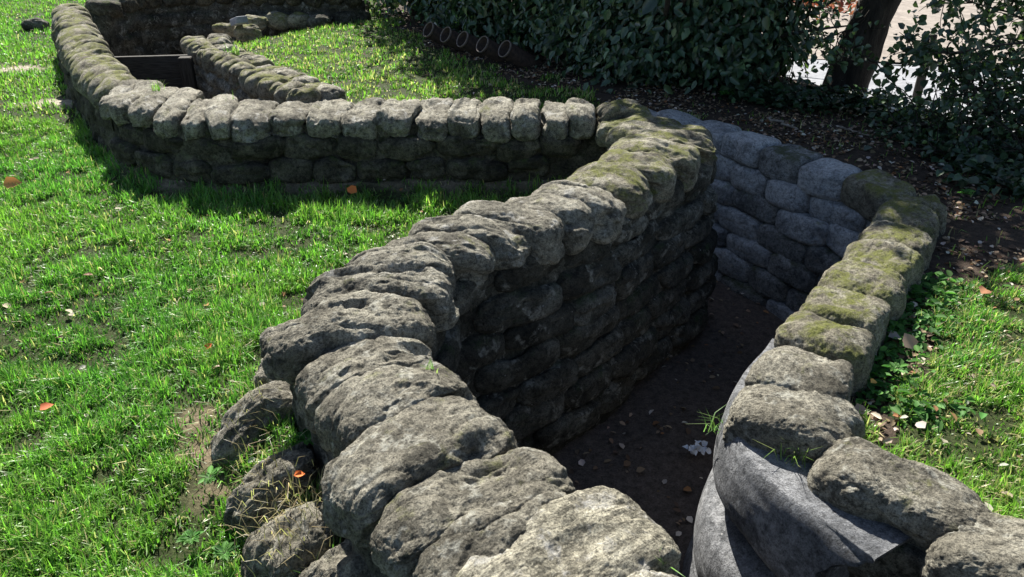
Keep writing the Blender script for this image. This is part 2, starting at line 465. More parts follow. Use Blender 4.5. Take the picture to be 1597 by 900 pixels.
fT = isT[gf].any(1) | ((zr.max(1) - zr.min(1)) > 0.3)
fS = isS[gf].all(1) & ~fT
fN = isN[gf].all(1) & ~fT
fL = ~(fT | fS | fN)
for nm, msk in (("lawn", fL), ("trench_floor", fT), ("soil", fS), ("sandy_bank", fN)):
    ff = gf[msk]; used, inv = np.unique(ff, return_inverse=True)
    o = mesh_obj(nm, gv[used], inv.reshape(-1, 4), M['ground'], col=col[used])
    tag(o, kind='structure')
def flat(name, pts, z, mat):
    me_v = [(x, y, z) for x, y in pts]
    return tag(mesh_obj(name, me_v, [list(range(len(pts)))], mat, smooth=False), kind='structure')
flat("road", [(2.4, 6.85), (2.8, 6.25), (3.06, 5.65), (3.32, 4.95), (4.07, 4.27), (8, 2.6), (60, -2.8), (60, 9.0), (6.0, 7.25), (3.6, 7.6), (2.2, 7.9)], 0.012, M['asphalt'])
flat("gravel_verge", [(2.2, 7.92), (3.6, 7.62), (6.0, 7.27), (60, 9.02), (60, 39), (1.1, 39), (1.3, 10.6)], 0.016, M['verge'])

# ------------------------------------------------------------------ swept wall bodies
def bagfield(s, z, hc, lb, amp, seed):
    row = np.floor(z / hc)
    wob = 0.25 * vnoise(np.column_stack([s * 3, row * 5.1, row * 0 + seed]), seed)
    zz = z + wob * hc * 0.5
    row = np.floor(zz / hc)
    ss = s / lb + np.where(row % 2 == 0, 0.5, 0.0) + 0.35 * _h(row, row * 0, row * 0, seed + 5)
    ci = np.floor(ss)
    u = (ss - ci) * 2 - 1; v = (zz / hc - row) * 2 - 1
    k = _h(ci, row, row * 0, seed + 9)
    return amp * ((1 - np.abs(u) ** 4) * (1 - np.abs(v) ** 3)).clip(0, 1) ** 0.5 * (0.85 + 0.35 * k) + amp * 0.3 * k

def sweep(name, parent, Le, Re, ztop, zl, zr, bl, br, inset, mat, hc=0.13, lb=0.3, amp=0.035, seed=1, step=0.03, nv=34, rough=1.0):
    Le, Re = np.asarray(Le, float), np.asarray(Re, float)
    C = (Le + Re) / 2
    L_ = np.linalg.norm(np.diff(C, axis=0), axis=1).sum()
    n = max(8, int(L_ / step))
    # sample both edges by station number so that fans stay fans
    d = np.r_[0, np.cumsum(np.linalg.norm(np.diff(C, axis=0), axis=1))]
    t = np.linspace(0, d[-1], n)
    I = lambda E: np.column_stack([np.interp(t, d, E[:, 0]), np.interp(t, d, E[:, 1])])
    l, r = I(Le), I(Re)
    ax = r - l; wd = np.linalg.norm(ax, axis=1)[:, None]; ax = ax / wd
    rows, outs, svals, hs = [], [], [], []
    def ring(base_xy, z, out_dir, dsp):
        rows.append(np.column_stack([base_xy + out_dir * dsp[:, None], np.full(n, z) if np.isscalar(z) else z]))
    for k in range(nv):
        f = k / (nv - 1); z = zl + (ztop - zl) * f
        b = l + ax * inset - ax * (bl * (1 - f))
        h = bagfield(t, np.full(n, z + 5), hc, lb, amp, seed)
        q = np.column_stack([b, np.full(n, z)])
        h = h + rough * (0.045 * fbm(q, 5, 3, 0.55, seed + 3) + 0.018 * fbm(q, 22, 3, 0.6, seed + 4))
        h = h * np.clip((ztop + 0.005 - z) / 0.10, 0.0, 1)
        ring(b, z, -ax, h)
    for f in (0.25, 0.5, 0.75):
        rows.append(np.column_stack([l + ax * inset + ax * (wd - 2 * inset) * f, np.full(n, ztop)]))
    for k in range(nv):
        f = 1 - k / (nv - 1); z = zr + (ztop - zr) * f
        b = r - ax * inset + ax * (br * (1 - f))
        h = bagfield(t, np.full(n, z + 7), hc, lb, amp, seed + 20)
        q = np.column_stack([b, np.full(n, z)])
        h = h + rough * (0.045 * fbm(q, 5, 3, 0.55, seed + 13) + 0.018 * fbm(q, 22, 3, 0.6, seed + 14))
        h = h * np.clip((ztop + 0.005 - z) / 0.10, 0.0, 1)
        ring(b, z, ax, h)
    V = np.stack(rows, 1)                     # n x m x 3
    m = V.shape[1]
    ii = np.arange(n * m).reshape(n, m)
    F = np.stack([ii[:-1, :-1], ii[1:, :-1], ii[1:, 1:], ii[:-1, 1:]], -1).reshape(-1, 4)
    faces = F.tolist() + [ii[0].tolist(), ii[-1][::-1].tolist()]
    base = np.array(parent.location)
    return mesh_obj(name, V.reshape(-1, 3) - base, faces, mat, parent)

def at_path(pc, s):
    i = int(np.clip(s / 0.01, 0, len(pc) - 2))
    d = pc[min(i + 6, len(pc) - 1)] - pc[max(i - 6, 0)]
    return pc[i], d / np.linalg.norm(d)
def offset_edges(C, wdt):
    C = np.asarray(C, float)
    d = np.gradient(C, axis=0); d /= np.linalg.norm(d, axis=1)[:, None]
    nn = np.column_stack([-d[:, 1], d[:, 0]])
    return C + nn * wdt / 2, C - nn * wdt / 2

GW = "sandbag trench walls"
# ---- near parapet
wallA = empty("sandbag_wall", (*A_C[4], -0.02), "long near wall of weathered stone sandbags rising diagonally from the bottom edge", "wall", GW)
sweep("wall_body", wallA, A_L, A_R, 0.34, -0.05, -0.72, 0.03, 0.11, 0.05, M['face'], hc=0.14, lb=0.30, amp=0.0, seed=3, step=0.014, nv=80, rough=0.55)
prevd = None
for i, (l, r) in enumerate(zip(A_L, A_R)):
    c = (l + r) / 2; ax = r - l
    j0, j1 = max(0, i - 1), min(len(A_C) - 1, i + 1)
    perp = np.array((-ax[1], ax[0])) / np.linalg.norm(ax)
    sp_ = abs(np.dot(A_C[j1] - A_C[j0], perp)) / (j1 - j0)
    W = max(0.17, sp_ * 1.24); L = np.linalg.norm(ax) * 1.03 + 0.02
    if i == 2: W = 0.245
    n = 90 if 1 <= i <= 9 else (48 if i < 15 else 36)
    zt = {2: 0.012, 3: -0.005, 4: 0.012, 7: -0.01, 8: 0.015, 9: 0.0}.get(i, random.uniform(-0.012, 0.012))
    mat = M['pale'] if i in (1, 2) else (M['near'] if i < 9 else (M['mid'] if i < 16 else M['mossy']))
    bag("capstone", wallA, (*c, ZT - 0.09 + zt), ax, L, W, 0.185 + random.uniform(-.015, .015), n, 10 + i, mat,
        tilt=random.uniform(-.05, .03), roll=random.uniform(-.1, .1), e=4.6 if i == 2 else 3.5, droop=0.10 if i == 2 else 0.22 if i < 9 else 0.12, rough=1.0 if i > 2 else 0.45, bend=random.uniform(-.02, .02))
def face_bags(wall, edge, cen, rows, z0, hc, plane, mat, Lr, n, seed, smax=9.0, smin=0.0, hgt=1.12, rough=0.75):
    """courses of sandbags bedded in a battered face; plane(z) = how far outside the edge line the face stands"""
    pc, tt = resample(edge, 0.01); cc, _ = resample(cen, 0.01)
    for row in range(rows):
        z = z0 - hc * row
        s_ = smin + (0.16 if row % 2 else 0.0) + random.uniform(0, .1)
        while s_ < min(tt[-1] - 0.12, smax):
            Lb = random.uniform(*Lr)
            c, d = at_path(pc, s_ + Lb / 2)
            nn = np.array((d[1], -d[0]))
            near = cc[np.argmin(((cc - c) ** 2).sum(1))]
            if np.dot(nn, c - near) < 0: nn = -nn
            bag("sandbag", wall, (*(c + nn * (plane(z) - 0.035 + random.uniform(-.012, .012))), z + random.uniform(-.012, .012)), d, Lb * 1.06, 0.17, hc * hgt * random.uniform(.92, 1.08), n,
                seed + row * 23 + int(s_ * 10), mat, tilt=random.uniform(-.07, .07), roll=random.uniform(-.12, .12), e=3.4, rough=rough, fine=0.9)
            s_ += Lb
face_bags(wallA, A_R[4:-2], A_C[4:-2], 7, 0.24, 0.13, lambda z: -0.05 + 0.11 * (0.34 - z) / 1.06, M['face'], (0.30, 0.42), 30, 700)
# lower course bags at the outer foot
for k, (px, py, z, L, W, H, ang, tl) in enumerate([(405, 640, 0.06, 0.34, 0.17, 0.20, 36, -.25), (425, 735, 0.075, 0.32, 0.20, 0.22, 38, -.25), (462, 835, 0.06, 0.30, 0.20, 0.22, 40, -.22), (545, 870, 0.08, 0.30, 0.17, 0.24, 38, -.2),
                                        (600, 960, 0.06, 0.34, 0.2, 0.22, 38, -.2), (455, 560, 0.10, 0.26, 0.2, 0.18, 30, -.1)]):
    c = P(px, py, z + H * 0.3); a = math.radians(ang)
    bag("foot_stone", wallA, (c[0], c[1], z), (math.cos(a), math.sin(a)), L, W, H, 70, 60 + k, M['near'] if k else M['mid'], tilt=tl, e=2.7, droop=0.1)

# ---- middle wall
wallB = empty("sandbag_wall", (*B_C[5], 0.0), "straight wall of rounded stone sandbags crossing the picture's middle behind the lawn", "wall", GW)
BL2 = np.vstack([A_L[-2:-1], B_L]); BR2 = np.vstack([A_R[-1:], B_R])
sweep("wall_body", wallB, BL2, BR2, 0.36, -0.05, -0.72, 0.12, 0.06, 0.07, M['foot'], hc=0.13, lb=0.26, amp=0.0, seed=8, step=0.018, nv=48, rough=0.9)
for i, (l, r) in enumerate(zip(B_L, B_R)):
    c = (l + r) / 2; ax = r - l
    j0, j1 = max(0, i - 1), min(len(B_C) - 1, i + 1)
    perp = np.array((-ax[1], ax[0])) / np.linalg.norm(ax)
    sp_ = abs(np.dot(B_C[j1] - B_C[j0], perp)) / (j1 - j0)
    W = max(0.15, sp_ * 1.12)
    bag("capstone", wallB, (*c, ZT - 0.085 + random.uniform(-.012, .012)), ax, np.linalg.norm(ax) * 1.04, W, 0.155, 44, 100 + i, M['mid'],
        tilt=random.uniform(-.05, .02), roll=random.uniform(-.1, .1), e=4.0, droop=0.10, rough=0.95)
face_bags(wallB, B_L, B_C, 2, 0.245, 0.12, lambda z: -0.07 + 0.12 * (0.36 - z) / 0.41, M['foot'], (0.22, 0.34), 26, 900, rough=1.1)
for k, (px, py, L, H) in enumerate([(225, 228, .34, .15), (330, 238, .3, .12), (520, 240, .28, .12), (610, 238, .3, .13), (700, 245, .22, .11), (430, 245, .26, .1)]):
    c = P(px, py, 0.07)
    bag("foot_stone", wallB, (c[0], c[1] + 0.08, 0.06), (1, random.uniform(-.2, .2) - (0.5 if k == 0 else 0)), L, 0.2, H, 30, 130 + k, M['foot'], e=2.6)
# ---- far-left leg
wallC = empty("sandbag_wall", (*C_C[8], 0.0), "far left wall of narrow mossy stone sandbags running away from the lawn", "wall", GW)
sweep("wall_body", wallC, np.vstack([B_L[-1:], C_L]), np.vstack([B_R[-1:], C_R]), 0.34, -0.05, -0.72, 0.04, 0.05, 0.05, M['foot'], seed=12, step=0.03, nv=30, rough=1.2)
for i, (l, r) in enumerate(zip(C_L, C_R)):
    c = (l + r) / 2; ax = r - l
    ax = ax / np.linalg.norm(ax)
    bag("capstone", wallC, (*c, ZT - 0.085 + random.uniform(-.014, .014)), ax, random.uniform(.42, .48), 0.185, 0.175, 26, 150 + i, M['mossy'],
        tilt=random.uniform(-.08, .02), roll=random.uniform(-.12, .12), e=2.8, droop=0.2, rough=0.8)

# ---- right side: facing wall of bags
wallF = empty("sandbag_wall", (*R_face[2], -0.65), "blue grey wall of stacked stone sandbags facing the viewer across the trench", "wall", GW)
fl, fr = offset_edges(R_face, 0.30)
sweep("wall_body", wallF, fl, fr, 0.08, 0.0, -0.72, 0.0, 0.19, 0.035, M['blue'], amp=0.0, seed=15, step=0.03, nv=24, rough=0.4)
fc, ft = resample(R_face, 0.01)
Ltot = ft[-1]
for row in range(7):
    z = 0.145 - 0.135 * row
    s = 0.02 + (0.14 if row % 2 else 0.0) + random.uniform(-.03, .03)
    while s < min(Ltot - 0.1, 1.9):
        Lb = random.uniform(0.28, 0.37)
        c, d = at_path(fc, s + Lb / 2)
        nn = np.array((d[1], -d[0]))
        if np.dot(nn, (-0.86, -0.5)) < 0: nn = -nn
        out = 0.07 + 0.017 * row + random.uniform(-.015, .015)
        if row == 0: out = 0.05
        bag("capstone" if row == 0 else "sandbag", wallF, (*(c + nn * out), z + random.uniform(-.008, .008)), d, Lb * 1.05, 0.24 if row == 0 else 0.20, 0.175 if row == 0 else 0.158, 32 if s < 1.5 else 16,
            200 + row * 20 + int(s * 10), M['mossy'] if row == 0 and s < 0.3 else (M['cool_mossy'] if random.random() < (.6 if row == 0 else .25) else M['blue']), tilt=random.uniform(-.07, .07), roll=random.uniform(-.1, .1), e=4.4, rough=0.32, fine=0.6)
        s += Lb

# ---- right leg cap
wallR = empty("sandbag_wall", (*R_leg[2], -0.65), "low right wall capped with mossy stone sandbags laid end to end along the trench", "wall", GW)
rl, rr = offset_edges(R_leg, 0.30)
sweep("wall_body", wallR, rl, rr, 0.10, -0.72, 0.0, 0.10, 0.0, 0.03, M['face'], seed=18, step=0.03, nv=24)
rc, rt = resample(np.vstack([[(1.99, 3.72)], R_leg]), 0.01)
s = 0.0; k = 0
while s < rt[-1] - 0.12:
    Lb = random.uniform(0.235, 0.29)
    if rt[-1] - s - Lb < 0.14: Lb = rt[-1] - s
    c, d = at_path(rc, s + Lb / 2)
    bag("capstone", wallR, (*c, ZR - 0.115 + random.uniform(-.008, .008)), d, Lb * 1.09, 0.31 + random.uniform(-.015, .02), 0.25, 56, 300 + k, M['mossy'] if k < 7 else M['near'],
        tilt=random.uniform(-.06, .06), roll=random.uniform(-.06, .06), e=4.0, rough=0.42)
    s += Lb; k += 1

# ---- near right stretch
wallN = empty("sandbag_wall", (*R_near[1], -0.65), "near right wall where big pitted stone sandbags sit on a smooth slumped grey facing", "wall", GW)
nl, nr = offset_edges(R_near, 0.24)
sweep("wall_body", wallN, nl, nr, 0.07, 0.0, -0.72, 0.0, 0.10, 0.06, M['face'], seed=22, step=0.02, nv=40, rough=0.8)
def chaikin(p, n=3):
    p = np.asarray(p, float)
    for _ in range(n):
        q = np.empty((2 * len(p), 2)); q[0] = p[0]; q[-1] = p[-1]
        q[1:-1:2] = p[:-1] * .75 + p[1:] * .25; q[2:-1:2] = p[:-1] * .25 + p[1:] * .75
        p = q
    return p
# the smooth slumped cement facing that wraps the corner, folded like wet sacking, with a torn right end
cpth, ct = resample(chaikin([(1.12, 2.36), (0.99, 2.17), (0.885, 1.97), (0.90, 1.80), (1.035, 1.575)]), 0.008)
g = np.gradient(cpth, axis=0); g /= np.linalg.norm(g, axis=1)[:, None]
g = np.column_stack([np.convolve(np.pad(g[:, k], 12, mode='edge'), np.ones(25) / 25, 'valid') for k in (0, 1)]); g /= np.linalg.norm(g, axis=1)[:, None]
out_n = np.column_stack([g[:, 1], -g[:, 0]])
nz_, ns_ = 110, len(cpth)
zz = np.linspace(0.10, -0.72, nz_)
SS, ZZ = np.meshgrid(ct, zz, indexing='ij')
q = np.column_stack([SS.ravel(), ZZ.ravel(), np.zeros(SS.size)])
wave = 0.05 * vnoise(q * np.array((3.0, 0.1, 1)), 5).reshape(SS.shape) - 0.10 * (SS - 0.75)
zf = ZZ - wave
prof = 0.035 * np.clip(1 - ((zf + 0.08) / 0.17) ** 2, 0, 1) ** .55 + 0.045 * np.clip(1 - ((zf + 0.40) / 0.17) ** 2, 0, 1) ** .55 + 0.045 * np.clip(1 - ((zf + 0.72) / 0.17) ** 2, 0, 1) ** .55
rip = np.exp(-((zf + 0.235) / 0.04) ** 2) * np.clip(1 - np.abs(SS - 0.60) / 0.28, 0, 1) ** .5
prof += 0.012 * fbm(q, 3, 2, .4, 44).reshape(SS.shape) + 0.0015 * fbm(q * np.array((1, 2, 1)), 14, 3, .5, 45).reshape(SS.shape) - 0.15 * rip * (0.8 + 0.5 * fbm(q, 30, 2, .5, 46).reshape(SS.shape))
offs = 0.185 + 0.06 * np.clip((0.10 - ZZ) / 0.82, 0, 1) + prof
tear = (0.05 * fbm(q, 12, 3, .6, 47).reshape(SS.shape) + 0.06 * np.sin(ZZ * 14)) * np.clip((SS - ct[-1] + 0.12) / 0.12, 0, 1)
X = cpth[:, 0][:, None] + out_n[:, 0][:, None] * offs + g[:, 0][:, None] * tear
Y = cpth[:, 1][:, None] + out_n[:, 1][:, None] * offs + g[:, 1][:, None] * tear
outer = np.stack([X, Y, ZZ], -1)
inner = np.stack([X - out_n[:, 0][:, None] * (offs + 0.02), Y - out_n[:, 1][:, None] * (offs + 0.02), ZZ], -1)
Vc = np.concatenate([outer, inner[:, ::-1]], 1); mm = Vc.shape[1]
ii = np.arange(ns_ * mm).reshape(ns_, mm); jj = np.roll(ii, -1, 1)
Fc = np.stack([ii[:-1], ii[1:], jj[1:], jj[:-1]], -1).reshape(-1, 4).tolist() + [ii[0][::-1].tolist(), ii[-1].tolist()]
mesh_obj("cement_facing", Vc.reshape(-1, 3) - np.array(wallN.location), Fc, M['smooth'], wallN)
for k, (px, py, L, W, H, ang, tl) in enumerate([(1246, 629, 0.40, 0.29, 0.22, -28, 0.04), (1419, 744, 0.47, 0.25, 0.22, -40, 0.05), (1628, 866, 0.46, 0.26, 0.22, -40, 0.03)]):
    c = P(px, py, ZR - 0.02); a = math.radians(ang)
    bag("capstone", wallN, (c[0], c[1], ZR - 0.12), (math.cos(a), math.sin(a)), L, W, H, 90, 330 + k, M['near'], tilt=tl, e=3.4, droop=0.15, rough=0.5)
# ---- back wall of the trench behind the middle wall, then the far right-hand wall
wallD = empty("sandbag_wall", (*R2_C[2], -0.65), "far trench wall with a double row of small stone sandbags beside the back lawn", "wall", GW)
d2 = np.vstack([R_back[:-1], R2_C])
dl, dr = offset_edges(d2, 0.36)
sweep("wall_body", wallD, dl, dr, 0.12, -0.72, 0.0, 0.10, 0.0, 0.03, M['mid'], hc=0.11, lb=0.22, amp=0.05, seed=25, step=0.022, nv=40)
for rowi, offx in ((0, -0.09), (1, 0.12)):
    pc, tt = resample(R2_C, 0.01)
    s, k = 0.0, 0
    while s < tt[-1] - 0.1:
        wb = random.uniform(0.15, 0.19)
        c, d = at_path(pc, s + wb / 2); nn = np.array((d[1], -d[0]))
        bag("capstone", wallD, (*(c + nn * offx), ZR - 0.10 - 0.02 * rowi + random.uniform(-.012, .012)), nn + d * random.uniform(-.2, .2), 0.25, wb * 1.12, 0.2, 24, 400 + rowi * 40 + k, M['mossy'] if rowi == 0 or k % 2 else M['mid'],
            tilt=random.uniform(-.1, .1), roll=random.uniform(-.1, .1), e=2.8, rough=0.8)
        s += wb; k += 1
# ---- far back wall
FB = np.array([(-4.40, 8.75), (-4.25, 9.3), (-3.8, 9.58), (-3.0, 9.68), (-2.3, 9.6), (-1.75, 9.75)])
wallE = empty("sandbag_wall", (*FB[2], -0.4), "dark far wall of stacked sandbags closing off the sunken nook at the back", "wall", GW)
el, er = offset_edges(FB, 0.34)
sweep("wall_body", wallE, el, er, 0.30, 0.0, -0.5, 0.03, 0.06, 0.04, M['face'], hc=0.15, lb=0.36, amp=0.06, seed=29, step=0.03, nv=34, rough=1.2)
pc, tt = resample(FB, 0.01); s, k = 0.0, 0
while s < tt[-1] - 0.1:
    c, d = at_path(pc, s + 0.11); nn = np.array((d[1], -d[0]))
    bag("capstone", wallE, (*c, 0.33), nn, 0.42, 0.24, 0.18, 20, 480 + k, M['foot'], e=2.8, rough=0.8)
    s += 0.21; k += 1
# ---- kerb row of stones on the back lawn
kerb = empty("stone_kerb", (*P(450, 28, 0.1)[:2], 0.07), "low row of dark mossy stones edging the far end of the back lawn", "kerb")
for k, (px, py) in enumerate([(385, 45), (352, 41), (398, 31), (432, 28), (466, 27), (500, 30), (536, 24), (560, 22)]):
    c = P(px, py, 0.14)
    bag("kerb_stone", kerb, (c[0], c[1], 0.11), (1, random.uniform(-.1, .4)), 0.30, 0.2, 0.18, 22, 520 + k, M['mossy'] if k < 5 else M['face'], e=2.7)

# ---- retaining boards in the trench
board = empty("retaining_board", (*((BOARD_L + BOARD_R) / 2), -0.65), "dark plank retaining board and post across the far trench", "board")
def box_verts(L, W, H):
    return [(x, y, z) for x in (-L / 2, L / 2) for y in (-W / 2, W / 2) for z in (-H / 2, H / 2)]
BOXF = [(0, 1, 3, 2), (4, 6, 7, 5), (0, 4, 5, 1), (2, 3, 7, 6), (0, 2, 6, 4), (1, 5, 7, 3)]
def box(name, parent, c, ang, L, W, H, mat, bev=0.006, tilt=0.0, pitch=0.0):
    o = mesh_obj(name, box_verts(L, W, H), BOXF, mat, parent, smooth=False)
    o.location = Vector(c) - (Vector(parent.location) if parent else Vector((0, 0, 0)))
    o.rotation_euler = (tilt, pitch, ang)
    m = o.modifiers.new("bevel", 'BEVEL'); m.width = bev; m.segments = 2
    return o
bd = BOARD_R - BOARD_L; ba = math.atan2(bd[1], bd[0]); bm = (BOARD_L + BOARD_R) / 2
bp = P(250, 87, 0.12)
ba = math.radians(8); bm = np.array((bp[0] - 0.02, bp[1]))
for k in range(4):
    box("plank", board, (bm[0], bm[1], 0.02 - k * 0.205), ba, 1.35, 0.045, 0.2045, M['timber'])
pp = P(293, 88, 0.13)
box("post", board, (pp[0], pp[1] - 0.07, -0.25), ba, 0.11, 0.09, 0.78, M['post'], 0.01)

# ---- loose objects on the far side
rk = P(57, 38, 0.06)
o = bag("boulder", None, (rk[0], rk[1], 0.05), (1, 0.1), 0.30, 0.2, 0.17, 24, 600, M['face'], e=2.4)
tag(o, "small dark rock lying in the grass left of the far wall", "rock")
sb = P(373, 36, 0.22)
o = box("stone_block", None, (sb[0], sb[1], 0.24), 2.2, 0.24, 0.12, 0.07, M['slate'], 0.008, 0.0, 0.25)
tag(o, "smooth grey cut block lying on the far end of the double row wall", "block")
wp = P(507, 18, 0.12)
o = bag("pale_stone", None, (wp[0], wp[1], 0.19), (0.2, 1), 0.14, 0.1, 0.3, 22, 610, M['slate'], e=2.6)
tag(o, "upright bluish white stone at the far end of the stone kerb", "stone")
o = bag("boulder", None, (wp[0] + 0.33, wp[1] + 0.1, 0.14), (1, 0.2), 0.42, 0.34, 0.32, 28, 611, M['mossy'], e=2.2)
tag(o, "mossy green boulder beside the upright pale stone at the back", "rock")

# ------------------------------------------------------------------ iron tubes in a row
def tube_obj(name, mat, parent, r0, r1, z0, z1, seg=36, lip=False):
    th = np.linspace(0, 2 * math.pi, seg, endpoint=False)
    prof = [(r1 * 0.2, z0 + 0.02), (r1, z0 + 0.02), (r1, z1), (r0, z1), (r0, z0)] if not lip else [(r1, z0), (r1, z1), ((r0 + r1) / 2, z1 + 0.006), (r0, z1), (r0, z0), (r1, z0)]
    v = [(r * math.cos(a), r * math.sin(a), z) for r, z in prof for a in th]
    f = []
    for k in range(len(prof) - 1):
        for i in range(seg):
            j = (i + 1) % seg
            f.append((k * seg + i, k * seg + j, (k + 1) * seg + j, (k + 1) * seg + i))
    if not lip: f.append(tuple(range(seg)))
    o = mesh_obj(name, v, f, mat, parent)
    return o
tube_px = [(668, 46), (695, 54), (721, 61), (752, 69), (787, 76)]
t_lab = ["farthest and smallest looking rusty iron tube of the slanted row under the hedge",
         "second farthest rusty iron tube of the slanted row under the hedge",
         "middle rusty iron tube of the five slanted tubes under the hedge",
         "rusty iron tube just left of the nearest one in the slanted row",
         "nearest rusty iron tube of the row, its whole side showing in the litter"]
proto = None
for (px, py), lab in zip(tube_px, t_lab):
    c = P(px, py, 0.24)
    if proto is None:
        root = empty("iron_tube", (0, 0, 0), lab, "tube", "row of slanted iron tubes")
        tube_obj("barrel", M['iron'], root, 0.076, 0.068, -0.62, 0.0)
        tube_obj("rim", M['rim'], root, 0.079, 0.070, -0.016, 0.003, lip=True)
        proto = root
    else:
        root = proto.copy(); COL.objects.link(root); root["label"] = lab
        for ch in proto.children:
            q = ch.copy(); COL.objects.link(q); q.parent = root
    root.location = c
    dirv = Vector((-0.72, -0.50, 0.52))
    root.rotation_euler = dirv.to_track_quat('Z', 'Y').to_euler()

# ------------------------------------------------------------------ foliage
def leaves_mesh(pos, nrm, tipd, length, width, fold=0.25, curl=0.15):
    """six-point folded leaves"""
    n = len(pos)
    nrm = nrm / (np.linalg.norm(nrm, axis=1)[:, None] + 1e-9)
    tip = tipd - nrm * (tipd * nrm).sum(1)[:, None]
    tip /= np.linalg.norm(tip, axis=1)[:, None] + 1e-9
    sd = np.cross(nrm, tip)
    L = length[:, None]; Wd = width[:, None]
    V = np.stack([pos, pos + tip * L * .30 + sd * Wd * .5 + nrm * Wd * fold, pos + tip * L * .68 + sd * Wd * .42 + nrm * (Wd * fold - L * curl * .4),
                  pos + tip * L - nrm * L * curl, pos + tip * L * .68 - sd * Wd * .42 + nrm * (Wd * fold - L * curl * .4), pos + tip * L * .30 - sd * Wd * .5 + nrm * Wd * fold], 1).reshape(-1, 3)
    b = np.arange(n)[:, None] * 6
    F = np.vstack([b + np.array((0, 1, 2, 3)), b + np.array((0, 3, 4, 5))])
    return V, F
def leaf_object(name, parent, pos, nrm, tip, length, width, cols, mat, **k):
    V, F = leaves_mesh(pos, nrm, tip, length, width, **k)
    base = np.array(parent.location) if parent else 0
    return mesh_obj(name, V - base, F, mat, parent, smooth=False, col=np.repeat(cols, 6, 0))
def unit(n):
    v = RNG.normal(size=(n, 3)); return v / np.linalg.norm(v, axis=1)[:, None]
def palette(n, cols, wts):
    c = np.array(cols)[RNG.choice(len(cols), n, p=np.array(wts) / sum(wts))]
    return c * RNG.uniform(0.7, 1.35, (n, 1)) * RNG.uniform(0.92, 1.08, (n, 3))

def tube(pts, rad, seg=7):
    pts = np.asarray(pts, float); n = len(pts)
    d = np.gradient(pts, axis=0); d /= np.linalg.norm(d, axis=1)[:, None] + 1e-9
    ref = np.array((0.31, 0.95, 0.1)) if abs(d[0][2]) > 0.6 else np.array((0, 0, 1.0))
    V, F = [], []
    for i in range(n):
        a = np.cross(d[i], ref); a /= np.linalg.norm(a) + 1e-9; b = np.cross(d[i], a)
        for k in range(seg):
            t = 2 * math.pi * k / seg
            V.append(pts[i] + (a * math.cos(t) + b * math.sin(t)) * rad[i])
    for i in range(n - 1):
        for k in range(seg):
            j = (k + 1) % seg
            F.append((i * seg + k, i * seg + j, (i + 1) * seg + j, (i + 1) * seg + k))
    F.append(tuple(range(seg))[::-1]); F.append(tuple((n - 1) * seg + k for k in range(seg)))
    return V, F
class MB:
    def __init__(s): s.v, s.f = [], []
    def add(s, V, F):
        o = len(s.v); s.v += [tuple(x) for x in V]; s.f += [tuple(i + o for i in q) for q in F]
    def build(s, name, mat, parent=None):
        v = np.array(s.v)
        if parent: v = v - np.array(parent.location)
        return mesh_obj(name, v, s.f, mat, parent)

def wander(a, d, L, n, wob, rng, grav=0.0):
    p = [np.array(a, float)]; d = np.array(d, float) / np.linalg.norm(d)
    for i in range(n):
        d = d + rng.normal(size=3) * wob + np.array((0, 0, grav)); d /= np.linalg.norm(d)
        p.append(p[-1] + d * L / n)
    return np.array(p)

